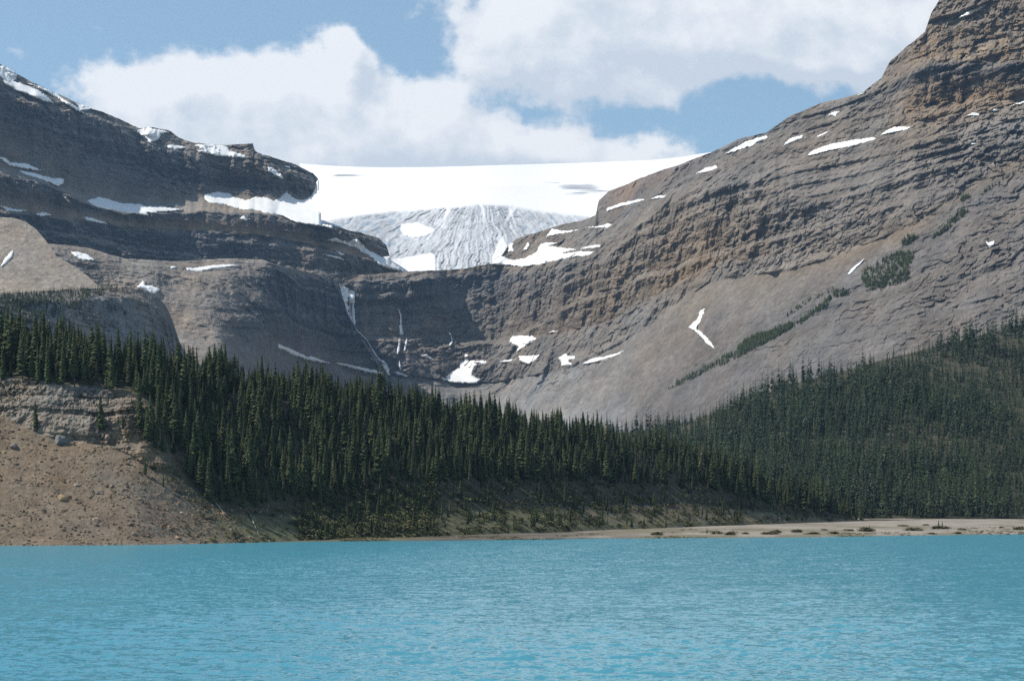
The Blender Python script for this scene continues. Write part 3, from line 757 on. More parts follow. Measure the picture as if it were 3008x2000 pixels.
# ------------------------------------------------------------------ snow patches
CROP = {  # where each outline was measured: photo corner and enlargement
    'a': (0, 150, 2.354), 'd': (0, 600, 2.354), 'g': (900, 400, 2.354), 'e': (1200, 800, 2.354), 'r': (1800, 0, 1.9528), 'f': (900, 780, 3.92), 'w': (0, 0, 1 / K),
}
SNOW = [
    ('a', L, [(0, 100), (60, 105), (120, 145), (118, 190), (100, 210), (180, 238), (260, 270), (320, 310), (372, 362), (300, 345), (220, 312), (120, 275), (40, 240), (20, 190), (-30, 165), (-60, 80)], 'broad snow slope just below the top of the dark shaded mountain', 4),
    ('a', L, [(190, 222), (280, 245), (390, 288), (440, 335), (520, 385), (598, 440), (510, 400), (390, 318), (300, 268)], 'thin snow ribbon running down the skyline ridge of the dark mountain', 4),
    ('a', L, [(520, 352), (570, 360), (655, 404), (560, 412), (535, 388)], 'small snow strip lying on the skyline beyond the thin snow ribbon', 4),
    ('a', L, [(950, 545), (1030, 528), (1170, 562), (1110, 575), (1095, 610), (1040, 632), (990, 595), (960, 565)], 'curved snow drift on the skyline knob of the dark mountain', 4),
    ('a', L, [(1150, 650), (1220, 649), (1292, 672), (1220, 682), (1160, 670)], 'short snow streak just under the skyline knob with the curved drift', 3),
    ('a', L, [(1345, 648), (1500, 640), (1570, 662), (1590, 692), (1702, 722), (1690, 738), (1500, 724), (1420, 704), (1358, 690), (1400, 682)], 'wide wavy snow patch beside the square rock block on the skyline', 4),
    ('a', L, [(1785, 712), (1885, 735), (1870, 745), (1800, 728)], 'narrow snow sliver on the skyline between square block and glacier', 3),
    ('a', L, [(1845, 788), (1870, 798), (1940, 843), (1960, 880), (1900, 857), (1855, 825)], 'slanting snow patch on the rounded rock nose beside the glacier', 3),
    ('a', L, [(1962, 790), (2008, 796), (2002, 810), (1972, 804)], 'tiny snow spot near the tip of the rounded rock nose', 3),
    ('a', L, [(-40, 725), (40, 740), (70, 770), (190, 780), (280, 828), (200, 818), (100, 800), (60, 795), (20, 758)], 'ragged snow strip at the foot of the shaded upper face', 4),
    ('a', L, [(130, 823), (240, 843), (330, 873), (440, 888), (437, 915), (400, 932), (350, 912), (260, 877), (170, 852)], 'long snow strip with a rock island on the upper cliff rim', 4),
    ('a', L, [(605, 1035), (690, 1008), (720, 1016), (850, 1053), (960, 1058), (1000, 1076), (1130, 1078), (1272, 1098), (1140, 1112), (1010, 1117), (1032, 1140), (930, 1122), (860, 1132), (760, 1102), (700, 1087), (640, 1067)], 'largest ragged snow patch lying across the terrace of the dark mountain', 4),
    ('a', L, [(572, 1146), (650, 1156), (748, 1195), (700, 1190), (600, 1170)], 'small snow patch on the ledge just below the large terrace snow', 4),
    ('a', L, [(-20, 1064), (90, 1090), (182, 1105), (120, 1112), (40, 1096)], 'thin snow line along the ledge above the scree cone', 4),
    ('a', L, [(243, 1123), (300, 1116), (360, 1133), (290, 1141)], 'short snow dash on the ledge past the end of the thin line', 4),
    ('a', L, [(1655, 1160), (1690, 1135), (1700, 1158), (1730, 1164), (1700, 1174)], 'little broken snow spot on the cliff rim below the glacier tongue', 4),
    ('a', L, [(440, 1005), (462, 1018), (490, 1050), (465, 1040)], 'snow sliver in the cleft of the upper cliff band', 5),
    ('a', B, [(488, 1388), (540, 1388), (610, 1408), (658, 1450), (580, 1447), (520, 1422)], 'oval snow patch among rocks behind the scree cone', 4),
    ('a', S_, [(3, 1490), (30, 1440), (60, 1400), (97, 1373), (88, 1415), (50, 1467), (12, 1495)], 'slanting snow streak on the smooth scree cone', 3),
    ('a', B, [(1278, 1500), (1370, 1498), (1470, 1480), (1600, 1476), (1665, 1486), (1500, 1503), (1390, 1522), (1300, 1520)], 'long thin snow strip along the brown bench rim', 4),
    ('a', B, [(1172, 1492), (1210, 1488), (1220, 1500), (1185, 1506)], 'tiny snow spot on the brown bench rim', 4),
    ('d', B, [(945, 575), (990, 530), (1010, 558), (1060, 568), (1103, 590), (1067, 627), (1020, 607)], 'arrow shaped snow patch in the hollow between knoll and bench', 4),
    ('f', B, [(-330, 900), (-180, 960), (0, 1050), (60, 1045), (180, 1092), (290, 1125), (150, 1112), (0, 1085), (-150, 1030), (-330, 950)], 'shaded snow bank at the foot of the dark bench wall', 8),
    ('f', B, [(330, 1122), (460, 1128), (560, 1158), (650, 1176), (760, 1198), (870, 1225), (870, 1262), (700, 1230), (560, 1195), (420, 1155)], 'sunlit snow bank beside the foot of the tall waterfall', 8),
    ('f', H, [(1015, 1222), (1060, 1225), (1180, 1270), (1150, 1280), (1050, 1268)], 'small snow bank under the thin trickling falls', 6),
    ('f', H, [(855, 1085), (885, 1080), (925, 1130), (970, 1260), (930, 1280), (880, 1200)], 'snow cone where the tall waterfall lands', 9),
    ('g', L, [(138, 715), (200, 705), (280, 730), (355, 708), (375, 740), (430, 788), (470, 808), (520, 838), (590, 825), (620, 868), (720, 880), (905, 820), (905, 935), (720, 945), (560, 912), (510, 892), (440, 832), (350, 777), (250, 742)], 'snow wedge sliding from rock ledges into the basin under the ice', 6),
    ('g', L, [(203, 793), (272, 818), (240, 824)], 'small snow dash on the dark ledges beside the snow wedge', 4),
    ('g', L, [(113, 813), (200, 828), (267, 855), (190, 842)], 'longer snow dash on dark ledges above the waterfall', 4),
    ('g', H, [(1658, 697), (1700, 643), (1790, 655), (1888, 646), (1840, 662), (1750, 677), (1690, 688)], 'pointed snow patch on grey slabs just past the ice edge', 4),
    ('g', H, [(1925, 632), (2030, 623), (2085, 603), (2113, 612), (2085, 634), (2000, 633)], 'flat snow sliver on grey slabs beyond the pointed patch', 4),
    ('g', H, [(1498, 792), (1530, 733), (1543, 740), (1527, 787)], 'upright snow fleck on the slabs below the ice edge', 4),
    ('g', H, [(1240, 884), (1270, 800), (1300, 720), (1330, 690), (1360, 740), (1395, 765), (1350, 830), (1420, 858), (1500, 848), (1590, 803), (1615, 753), (1650, 733), (1745, 736), (1690, 760), (1760, 770), (1868, 783), (1765, 805), (1775, 814), (1902, 793), (1892, 814), (1760, 852), (1640, 882), (1500, 905), (1400, 892)], 'large branching snow apron on the lip beside the grey ice fan', 5),
    ('g', H, [(1838, 835), (1900, 798), (1990, 798), (1960, 820), (1880, 834)], 'snow patch just past the branching apron on the lip', 4),
    ('g', H, [(1888, 780), (1960, 758), (2038, 750), (2032, 767), (1950, 777)], 'thin snow strip on slabs above the end of the apron', 4),
    ('g', H, [(1393, 802), (1398, 740), (1425, 733), (1434, 797)], 'short snow tongue hanging from the ice edge', 4),
    ('g', H, [(2078, 502), (2180, 463), (2300, 433), (2343, 437), (2250, 467), (2160, 492), (2078, 520)], 'snow tongue between reddish rock ribs beside the glacier', 4),
    ('e', H, [(700, 478), (720, 440), (780, 436), (860, 438), (882, 460), (840, 490), (775, 530), (745, 550), (760, 520), (725, 495)], 'heart shaped snow patch on the dark headwall slabs', 5),
    ('e', H, [(215, 738), (260, 708), (350, 658), (348, 620), (388, 603), (388, 560), (412, 558), (418, 605), (520, 603), (567, 620), (460, 657), (442, 710), (497, 740), (472, 767), (330, 765), (260, 750)], 'big jagged snow field at the foot of the headwall', 6, (-.1, 1.5)),
    ('e', H, [(78, 580), (130, 560), (168, 605), (120, 587)], 'small snow scrap on dark rocks beside the big jagged field', 6),
    ('e', H, [(628, 620), (700, 600), (748, 597), (690, 620)], 'narrow snow bar just off the tip of the jagged field', 4),
    ('e', H, [(762, 580), (908, 572), (882, 602), (830, 634), (768, 612)], 'wedge of snow below the heart shaped patch', 5),
    ('e', H, [(1038, 590), (1085, 563), (1102, 578), (1153, 577), (1140, 597), (1102, 612), (1133, 637), (1058, 648), (1053, 610)], 'hooked snow patch on the brown slabs under the headwall', 5),
    ('e', H, [(1196, 632), (1280, 593), (1350, 583), (1490, 543), (1440, 577), (1300, 617), (1220, 637)], 'long tapering snow strip where slabs meet the scree', 5),
    ('e', H, [(975, 418), (1000, 402), (1045, 405), (1000, 416)], 'faint snow dash above the tapering strip on grey slabs', 4),
    ('e', H, [(1937, 378), (1998, 320), (2018, 265), (2052, 248), (2033, 310), (1993, 392), (2040, 428), (2092, 480), (2115, 527), (2060, 490), (2000, 422)], 'bent snow streak in a gully of the wide scree slope', 4),
    ('r', H, [(638, 888), (760, 813), (882, 777), (888, 790), (800, 837), (690, 873)], 'long snow band just below the skyline past the glacier end', 4),
    ('r', H, [(483, 997), (530, 963), (590, 950), (602, 962), (540, 987)], 'snow patch on the rounded shoulder above the glacier edge', 4),
    ('r', H, [(973, 840), (1010, 798), (1097, 770), (1082, 795), (1000, 830)], 'notched snow patch midway up the sunlit banded slope', 4),
    ('r', H, [(1118, 893), (1140, 868), (1250, 828), (1380, 803), (1500, 787), (1508, 797), (1380, 837), (1240, 864), (1160, 887)], 'longest snow band on a ledge of the sunlit banded slope', 4),
    ('r', H, [(1533, 778), (1590, 738), (1620, 728), (1715, 729), (1690, 744), (1600, 764)], 'flat topped snow patch above the end of the longest band', 4),
    ('r', H, [(1233, 667), (1260, 643), (1312, 636), (1290, 655), (1275, 672), (1260, 660)], 'three pointed snow scrap high on the banded slope', 4),
    ('r', H, [(1988, 99), (2020, 73), (2142, 26), (2147, 35), (2060, 82), (2020, 97)], 'slanting snow band on the summit tower', 4),
    ('r', H, [(2028, 667), (2060, 648), (2108, 655), (2102, 665)], 'small pointed snow patch on the ledge below the tower', 4),
    ('r', H, [(2163, 634), (2190, 624), (2225, 627), (2205, 640)], 'small round snow patch beside the pointed one below the tower', 4),
    ('r', H, [(2283, 608), (2365, 578), (2365, 592)], 'snow sliver on the tower ledge at the edge of view', 4),
    ('r', H, [(2038, 824), (2070, 813), (2092, 825), (2065, 834)], 'isolated snow dot on the brown slope under the tower', 4),
    ('r', H, [(2138, 1383), (2160, 1393), (2197, 1376), (2188, 1402), (2165, 1420), (2148, 1408)], 'lone snow scrap on the grey slope above the dark forest', 4),
    ('r', H, [(1143, 797), (1200, 768), (1248, 747), (1215, 774)], 'faint snow thread beside the notched patch', 3),
    ('r', H, [(217, 1143), (260, 1123), (313, 1118), (290, 1132)], 'snow dash on brown rock above the reddish ribs', 4),
    ('r', H, [(1398, 547), (1440, 525), (1432, 542)], 'bright snow fleck on the skyline under the summit tower', 3),
    # the tongue of the glacier basin that lies on the terrace below the rock nose
    ('a', L, [(1408, 990), (1440, 985), (1500, 973), (1590, 985), (1640, 1015), (1700, 1028), (1770, 1008), (1850, 1012), (1890, 1033), (1930, 1015), (1960, 985), (1985, 962), (2008, 1000), (2050, 1030), (2090, 1035), (2150, 1005), (2175, 960), (2180, 910), (2215, 880), (2300, 880), (2300, 1225), (2150, 1200), (2050, 1185), (1950, 1140), (1900, 1135), (1780, 1105), (1640, 1090), (1560, 1065), (1450, 1050), (1420, 1030)], 'smooth snow shelf spreading below the rounded rock nose', 6, (.1, 2.1)),
]


def blur(a, n):
    a = a.copy()
    for _ in range(n):
        a[1:-1] = (a[:-2] + 2 * a[1:-1] + a[2:]) / 4
        a[:, 1:-1] = (a[:, :-2] + 2 * a[:, 1:-1] + a[:, 2:]) / 4
    return a


for s in (L, H, B, S_):
    s.Yb = blur(s.Y, 14)


def snow_patch(crop, sheet, pts, label, lift, lie=None):
    if sheet is H:
        lift *= .6
    cx, cy, k = CROP[crop]
    poly = [(cx + x / k, cy + y / k) for x, y in pts]
    a = np.array(poly)
    tower = sheet is H and a[:, 0].mean() > 2640 and a[:, 1].mean() < 400
    if tower:
        lift *= 2.2
    st = 2.0
    x0, y0 = a.min(0) - 5
    x1, y1 = a.max(0) + 5
    X, Yv = np.meshgrid(np.arange(x0, x1 + st, st), np.arange(y1, y0 - st, -st))
    jig = fbm(np.stack([X.ravel() / 9, Yv.ravel() / 7, np.zeros(X.size)], 1), 4, .6, 51).reshape(X.shape) * 2.6
    jig2 = fbm(np.stack([X.ravel() / 9, Yv.ravel() / 7, np.full(X.size, 9.)], 1), 4, .6, 53).reshape(X.shape) * 1.6
    ins, dist = poly_in(X + jig, Yv + jig2, poly)
    ins &= (Yv > sheet.V[-1, np.clip(((X / K - sheet.u[0]) / (sheet.u[-1] - sheet.u[0]) * (sheet.nc - 1)).astype(int), 0, sheet.nc - 1)] + .6)
    if ins.sum() < 4:
        return None
    yt = sheet.look(X / K, Yv)
    yb = sheet.look(X / K, Yv, sheet.Yb)
    thick = lift * sstep(dist, 0, 5) * .8 + lift * .45
    # old snow packs into a smooth bank no steeper than it can lie
    x_, z_ = (X - UC) / FOC * yb, EYE + (VH - Yv) / FOC * yb
    A = np.stack([np.ones(ins.sum()), x_[ins], z_[ins]], 1)
    q = np.linalg.lstsq(A, yb[ins], rcond=None)[0]
    cz, cx_ = max(q[2], 1.25), min(max(q[1], -.7), .45)
    pl = cx_ * x_ + cz * z_
    pl = pl - (pl[ins] - yb[ins]).mean()
    if lie:
        cx_, cz = lie
        pl = cx_ * x_ + cz * z_
        pl = pl - np.median(pl[ins] - yb[ins])
    pl = np.clip(pl, yb - (9 if sheet is H and not tower else 22) * (2.5 if lie else 1), yb + (10 if not lie else 60))
    bed_ = np.minimum(pl, yb + 3) if lie else np.minimum(.75 * pl + .25 * yb, yt)
    Y = np.where(ins, bed_ - thick, yt + 2.5)
    P = space(X, Yv, Y)
    nr, nc = X.shape
    f = grid_faces(nr, nc)
    keep = ins.ravel()[f].any(1)
    f = f[keep]
    used = np.unique(f)
    remap = np.full(X.size, -1)
    remap[used] = np.arange(len(used))
    P = P.reshape(-1, 3)[used]
    org = P.mean(0)
    o = mesh_np('snow_patch', P - org, remap[f], M_SNOW, True)
    o.location = org
    tag(o, label, 'snow patch', 'snow patches left on the rocks')
    return o


for q in SNOW:
    snow_patch(*q)

# ------------------------------------------------------------------ waterfalls
def mat_fall():
    m, t = mat_new('white_water')
    pos = t.n('ShaderNodeNewGeometry').outputs['Position']
    f, _ = t.noise(t.vec('MULTIPLY', pos, (1, 1, .12)), .5, 4, .6)
    c = t.mix(t.ramp(f, .35, .7), col(.9, .91, .92), col(.66, .7, .74))
    finish(t, c, .6, None, spec=.3)
    return m


M_FALL = mat_fall()


def strand(name, sheet, pts, parent, org, lift=5.0, seed=0):
    """a ribbon of falling water: (u, v, half width) in photo pixels, laid just off the rock"""
    a = np.array(pts, float)
    v = np.arange(a[0, 1], a[-1, 1], 1.2)
    n = len(v)
    u = np.interp(v, a[:, 1], a[:, 0]) + fbm(np.stack([v / 14, v * 0, v * 0 + seed], 1), 3, .5, 61) * .8
    w = 1.8 * np.interp(v, a[:, 1], a[:, 2]) * (1 + .45 * fbm(np.stack([v / 7, v * 0, v * 0 + seed + 7], 1), 3, .5, 63))
    cols = np.linspace(-1, 1, 5)
    X = u[:, None] + w[:, None] * cols[None]
    Vv = np.repeat(v[:, None], 5, 1)
    yt = np.minimum(sheet.look(X / K, Vv), sheet.look(X / K, Vv, sheet.Yb))
    yt = np.minimum.reduce([yt] + [np.roll(yt, s, 0) for s in (-2, 2)])
    Y = yt - lift * (1 - .6 * np.abs(cols[None]) ** 2)
    P = space(X, Vv, Y).reshape(-1, 3)
    return mesh_np(name, P - org, grid_faces(n, 5), M_FALL, True, None, parent)


def waterfall(label, sheet, strands, lift=5.0):
    u, v, _ = strands[0][0]
    y = float(sheet.look(np.array([u / K]), np.array([v]))[0])
    org = space(np.array(u), np.array(v), np.array(y))
    r = bpy.data.objects.new('waterfall', None)
    C.objects.link(r)
    r.location = org
    tag(r, label, 'waterfall')
    for i, s in enumerate(strands):
        strand('water_strand', sheet, s, r, org, lift, i * 3.3)
    return r


def fq(*p):   # outline measured in the enlargement of the falls
    return [(900 + x / 3.92, 780 + y / 3.92, w) for x, y, w in p]


waterfall('tall white waterfall dropping from the notch down the dark headwall corner', H, [
    fq((372, 205, 1.5), (385, 250, 3), (365, 300, 2), (362, 430, 1.2), (372, 520, .6)),
    fq((385, 235, 2.5), (425, 262, 8), (430, 350, 7.5), (432, 430, 6), (450, 520, 6), (485, 620, 6), (525, 700, 4), (600, 765, 1.5), (690, 850, 1.1)),
    fq((465, 282, 1.5), (508, 286, 5.5), (522, 350, 4.6), (535, 450, 2.6), (540, 560, 2.2), (548, 690, 2.2)),
    fq((690, 848, 1.0), (735, 925, 1.2), (790, 1020, 1.4), (850, 1095, 2.0), (900, 1130, 3.0)),
    fq((405, 480, 1.2), (440, 600, 2), (500, 705, 1.5)),
    fq((498, 400, .8), (505, 560, 1.0), (528, 690, 1.0))], 7.0)
waterfall('thin trickling waterfall on the dark headwall past the tall one', H, [
    fq((1060, 500, .7), (1085, 570, 1.2), (1088, 640, 1.3), (1085, 700, 1.8), (1095, 770, 3.0), (1090, 800, 3)),
    fq((1078, 835, 1.5), (1070, 900, 2.0), (1058, 980, 2.2), (1050, 1015, 1)),
    fq((1160, 840, 1.4), (1145, 910, 1.8), (1130, 980, 1.2)),
    fq((1072, 1090, .8), (1078, 1150, 1.4), (1082, 1205, .8))], 5.0)
waterfall('small cascade over the step above the big jagged snow field', H, [
    fq((1655, 780, 2), (1670, 830, 1.4), (1680, 870, 1.4), (1660, 905, 1.5), (1655, 925, .8))], 5.0)
waterfall('slender cascade slanting down the bare slope beside the green scrub', H, [
    [(2008 + 1252 / 2.354, 700 + 140 / 2.354, 1.0), (2008 + 1215 / 2.354, 700 + 175 / 2.354, 2.0), (2008 + 1180 / 2.354, 700 + 205 / 2.354, 2.6), (2008 + 1140 / 2.354, 700 + 250 / 2.354, 1.6)]], 4.0)

# ------------------------------------------------------------------ lake shore, near slope, far forest slope, gravel flat
SHORE_PX = [(-400, 1608), (0, 1604), (400, 1600), (800, 1592), (1200, 1588), (1600, 1584), (2000, 1580), (2400, 1577), (3008, 1569), (3500, 1562)]


def shore_Y(U):
    v = np.interp(U, [p[0] for p in SHORE_PX], [p[1] for p in SHORE_PX])
    return EYE * FOC / (v - VH)


N = Sheet('near_slope', -900, 2130, 2.2,
    [(-250, 604, -1.0, 0), (0, 611, -1.0, 0), (313, 622, -1.0, 0), (530, 652, -1.0, 0), (700, 686, -.4, 0), (940, 733, 0, 0), (1254, 820, .7, 0), (1568, 930, 1.7, 0), (1803, 1040, 2.1, 0), (1976, 1140, 3.1, 0), (2130, 1190, 2.6, 0)],
    [([(-250, 1236), (0, 1236), (530, 1236), (700, 1238), (1254, 1216), (1568, 1205), (1803, 1198), (1976, 1197.5), (2130, 1197)], 20, .1, [(-250, 'P'), (430, 'B'), (600, 'U'), (1500, 'U'), (2130, 'P')]),
     ([(-250, 930), (0, 955), (60, 990), (110, 1012), (250, 1030), (330, 1062), (420, 1150), (500, 1180), (600, 1190), (700, 1190), (940, 1185), (1254, 1170), (1568, 1160), (1803, 1185), (1976, 1197), (2130, 1196.8)], [(-250, 33), (400, 33), (600, 22), (800, 15), (2130, 14)], [(-250, .0), (1000, .08), (2130, .05)], [(-250, 'P'), (250, 'P'), (420, 'B'), (520, 'U'), (1254, 'U'), (1400, 'B'), (1600, 'B'), (1803, 'U'), (2130, 'U')]),
     ([(-250, 922), (0, 946), (60, 982), (110, 1004), (250, 1022), (330, 1056), (420, 1146), (500, 1176), (600, 1186), (700, 1186), (940, 1180), (1254, 1165), (1568, 1155), (1803, 1182), (1976, 1196.8), (2130, 1196.6)], [(-250, 34), (420, 34), (700, 22), (2130, 20)], [(-250, .95), (320, .95), (420, .1), (2130, .05)], [(-250, 'O'), (60, 'W'), (200, 'W'), (320, 'O'), (420, 'V'), (2130, 'V')]),
     ([(-250, 850), (0, 868), (60, 876), (120, 884), (200, 894), (310, 906), (400, 965), (500, 1060), (700, 1100), (940, 1110), (1254, 1120), (1568, 1130), (1803, 1170), (1976, 1196.4), (2130, 1196.4)], [(-250, 56), (310, 56), (420, 33), (700, 25), (1100, 23), (2130, 22)], [(-250, .95), (310, .9), (420, .12), (2130, .05)], [(-250, 'W'), (60, 'W'), (200, 'L'), (320, 'O'), (420, 'V'), (2130, 'V')]),
     ([(-250, 845), (0, 863), (310, 901), (400, 960), (500, 1055), (700, 1095), (940, 1105), (1254, 1116), (1568, 1127), (1803, 1169), (1976, 1196.3), (2130, 1196.3)], 24, [(-250, .2), (2130, .05)], 'V'),
     ([(-250, 775), (0, 802), (313, 872), (627, 922), (1000, 975), (1300, 1022), (1500, 1045), (1646, 1098), (1803, 1155), (1900, 1178), (1976, 1196), (2130, 1196)], [(-250, 30), (500, 28), (1000, 24), (2130, 22)], .08, 'V'),
     ([(-250, 772), (0, 799), (313, 869), (627, 919), (1000, 972), (1300, 1019), (1500, 1042), (1646, 1096), (1803, 1153), (1900, 1177), (1976, 1195.9), (2130, 1195.9)], 12, .08, 'V')],
    330, rough_top=1.0, seed=29, jitter=1.5, soft=22)
N.rockify((.02, .02), .13, strata=1.8, ribs=.8, scree=.7)
tag(N.build(M_GROUND, back=(12, 50, 140), drop=(0, 12, 60)), kind='structure')

R_ = Sheet('forest_slope', 1380, 2700, 3.0,
    [(1380, 1290, 3.4, 0), (1700, 1250, 3.6, 0), (1976, 1220, 3.75, 0), (2358, 1240, 3.7, 0), (2700, 1260, 3.6, 0)],
    [([(1380, 1195), (1976, 1185), (2358, 1180), (2700, 1175)], 10, 0, 'V'),
     ([(1380, 1000), (1535, 985), (1650, 950), (1803, 890), (2000, 838), (2150, 800), (2358, 745), (2700, 690)], [(1380, 9), (1535, 9.5), (1650, 11), (1803, 13.5), (2000, 15.5), (2358, 17.5), (2700, 19)], .12, [(1380, 'V'), (2100, 'V'), (2358, 'V')])],
    200, rough_top=2.0, seed=37, jitter=1.0, soft=40)
R_.rockify((.05, .05), .3, scree=1.2)
tag(R_.build(M_GROUND, back=(30, 120, 300), drop=(2, 30, 120)), kind='structure')


def gravel_z(X, Y, sh):
    d = Y - sh
    P = np.stack([X, Y, X * 0], 1)
    return -.9 + np.clip((d + 14) / 20, 0, 1.6) * .9 + np.clip((d - 18) / 430, 0, 1.3) * 3.2 + .16 * fbm(P / 14, 4, .55, 71) + .22 * fbm(P / 60, 3, .5, 73)


def build_gravel():
    U = np.arange(-1300, 4000, 5.0)
    t = np.linspace(0, 1, 170) ** 1.6
    sh = shore_Y(U) + 6 * fbm(np.stack([U / 160, U * 0, U * 0], 1), 4, .5, 75)
    Yg = (sh - 30)[None] + (1600 - (sh - 30))[None] * t[:, None]
    Ug = np.repeat(U[None], 170, 0)
    X = (Ug - UC) / FOC * Yg
    S = np.repeat(sh[None], 170, 0)
    Z = gravel_z(X.ravel(), Yg.ravel(), S.ravel())
    P = np.stack([X.ravel(), Yg.ravel(), Z], 1)
    n = fbm(P * np.array([1, .45, 0]) / 12, 5, .6, 77)
    veg = sstep(fbm(P * np.array([1, .4, 0]) / 30, 4, .6, 79) + .45 * (1 - sstep(Yg.ravel() - S.ravel(), 5, 70)), .2, .6) * .8
    c = np.array([.262, .228, .186])[None] * (1 + .30 * n)[:, None]
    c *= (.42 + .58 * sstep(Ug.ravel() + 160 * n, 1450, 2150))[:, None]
    wet = 1 - sstep(Z, -.05, .25)
    c *= (1 - .5 * wet)[:, None]
    c += (np.array([.13, .115, .06]) - c) * (veg * .8)[:, None]
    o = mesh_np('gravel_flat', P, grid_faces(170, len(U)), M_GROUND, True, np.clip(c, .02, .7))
    tag(o, kind='structure')
    return U, sh


GU, GSH = build_gravel()

gm, gt = mat_new('base_ground')
finish(gt, col(.14, .13, .11), .95)
tag(mesh_np('ground', np.array([[-25000, -8000, -9], [25000, -8000, -9], [25000, 40000, -9], [-25000, 40000, -9]]), [[0, 1, 2, 3]], gm), kind='structure')

# ------------------------------------------------------------------ the lake
def build_lake():
    U = np.concatenate([[-60000, -20000, -9000, -5500], np.linspace(-3500, -120, 120, endpoint=False), np.arange(-120, 3130, 3.2), np.linspace(3130, 6500, 120), [8500, 12000, 23000, 63000]])
    v = np.concatenate([np.linspace(1552, 1690, 190, endpoint=False), np.linspace(1690, 2060, 420, endpoint=False), np.linspace(2060, 4200, 160), [5500, 8000, 14000, 40000]])[::-1]
    Yr = EYE * FOC / (v - VH)
    rng = np.random.default_rng(11)
    X = ((U - UC) / FOC)[None] * Yr[:, None]
    Y = np.repeat(Yr[:, None], len(U), 1)
    Z = np.zeros(X.shape, np.float32)
    Xf, Yf = X.astype(np.float32), Y.astype(np.float32)
    wind = math.radians(250)
    for i in range(64):
        lam = .55 * (13.0 ** (i / 63.0)) * rng.uniform(.9, 1.1)
        th = wind + rng.normal(0, .62)
        k = 2 * math.pi / lam
        A = .0115 * lam ** .92 * rng.uniform(.6, 1.3) * (0.75 if lam > 3.5 else 1)
        ph = k * (math.cos(th) * Xf + math.sin(th) * Yf) + rng.uniform(0, 6.28)
        # waves shorter than the spacing of the rows are left to the surface roughness
        fade = np.clip((lam - 1.1 * np.gradient(Yr)) / lam, 0, 1)[:, None].astype(np.float32)
        s = np.sin(ph)
        Z += (A * fade) * (s + .25 * np.sin(2 * ph + .6))
    gust = .72 + .5 * fbm(np.stack([X.ravel() / 30, Y.ravel() / 55, X.ravel() * 0], 1), 3, .5, 81).reshape(X.shape)
    Z *= np.clip(gust, .35, 1.35)
    calm = np.clip((Yr - 40) / 30, 0, 1)[:, None]
    Z = Z * .65 * calm
    P = np.stack([X, Y, Z], -1).reshape(-1, 3)
    m, t = mat_new('glacial_water')
    pos = t.n('ShaderNodeNewGeometry').outputs['Position']
    f, _ = t.noise(t.vec('MULTIPLY', pos, (1, .35, 1)), .012, 4, .5)
    c = t.mix(f, col(.050, .216, .286), col(.066, .254, .324))
    out = t.n('ShaderNodeOutputMaterial')
    # ripples too small for the mesh tilt the surface by a few degrees each way
    _, c1 = t.noise(t.vec('MULTIPLY', pos, (.8, 1, 1)), 1.7, 4, .62)
    _, c2 = t.noise(t.vec('MULTIPLY', pos, (.65, 1, 1)), .33, 3, .55)
    sl = t.vec('ADD', t.vec('MULTIPLY', t.vec('SUBTRACT', c1, (.5, .5, .5)), (.85, 1.08, 0)), t.vec('MULTIPLY', t.vec('SUBTRACT', c2, (.5, .5, .5)), (.28, .36, 0)))
    gn = t.n('ShaderNodeNewGeometry').outputs['Normal']
    nn = t.vec('NORMALIZE', t.vec('ADD', gn, sl))
    body = t.n('ShaderNodeBsdfDiffuse')
    t.put(body.inputs['Color'], c)
    sheen = t.n('ShaderNodeBsdfGlossy')
    sheen.inputs['Roughness'].default_value = .1
    sheen.inputs['Color'].default_value = col(1, 1, 1)
    t.put(sheen.inputs['Normal'], nn)
    fr = t.n('ShaderNodeFresnel')
    fr.inputs['IOR'].default_value = 1.33
    t.put(fr.inputs['Normal'], nn)
    mx = t.n('ShaderNodeMixShader')
    # a choppy surface never mirrors as strongly as a still one
    t.put(mx.inputs[0], t.math('MINIMUM', t.math('MULTIPLY', fr.outputs[0], .85), .38))
    t.put(mx.inputs[1], body.outputs[0])
    t.put(mx.inputs[2], sheen.outputs[0])
    t.put(out.inputs['Surface'], mx.outputs[0])
    tag(mesh_np('lake', P, grid_faces(len(v), len(U)), m, True), kind='structure')


build_lake()

# ------------------------------------------------------------------ conifers
def mat_leaf(name, c1, c2):
    m, t = mat_new(name)
    at = t.n('ShaderNodeAttribute', attribute_name='tint')
    oi = t.n('ShaderNodeObjectInfo')
    pos = t.n('ShaderNodeNewGeometry').outputs['Position']
    f, _ = t.noise(pos, .9, 3, .6)
    k = t.math('ADD', t.math('MULTIPLY', oi.outputs['Random'], .35), .8)
    base = t.mix(t.ramp(f, .3, .7), col(*c1), col(*c2))
    base = t.mix(1.0, base, t.comb(k, k, t.math('MULTIPLY', k, .95)), 'MULTIPLY')
    base = t.mix(1.0, base, at.outputs['Color'], 'MULTIPLY')
    finish(t, base, .75, None, spec=.12)
    return m


M_NEEDLE = mat_leaf('spruce_needles', (.042, .060, .028), (.080, .094, .038))
M_SHRUB = mat_leaf('shrub_leaves', (.072, .084, .036), (.115, .108, .055))
M_WILLOW = mat_leaf('willow_leaves', (.15, .145, .08), (.22, .195, .12))
M_BARK = mat_plain('bark', (.085, .066, .05), (.05, .042, .035), 2.0, .9)
M_DEAD = mat_plain('bleached_wood', (.42, .39, .35), (.30, .28, .25), 3.0, .85)


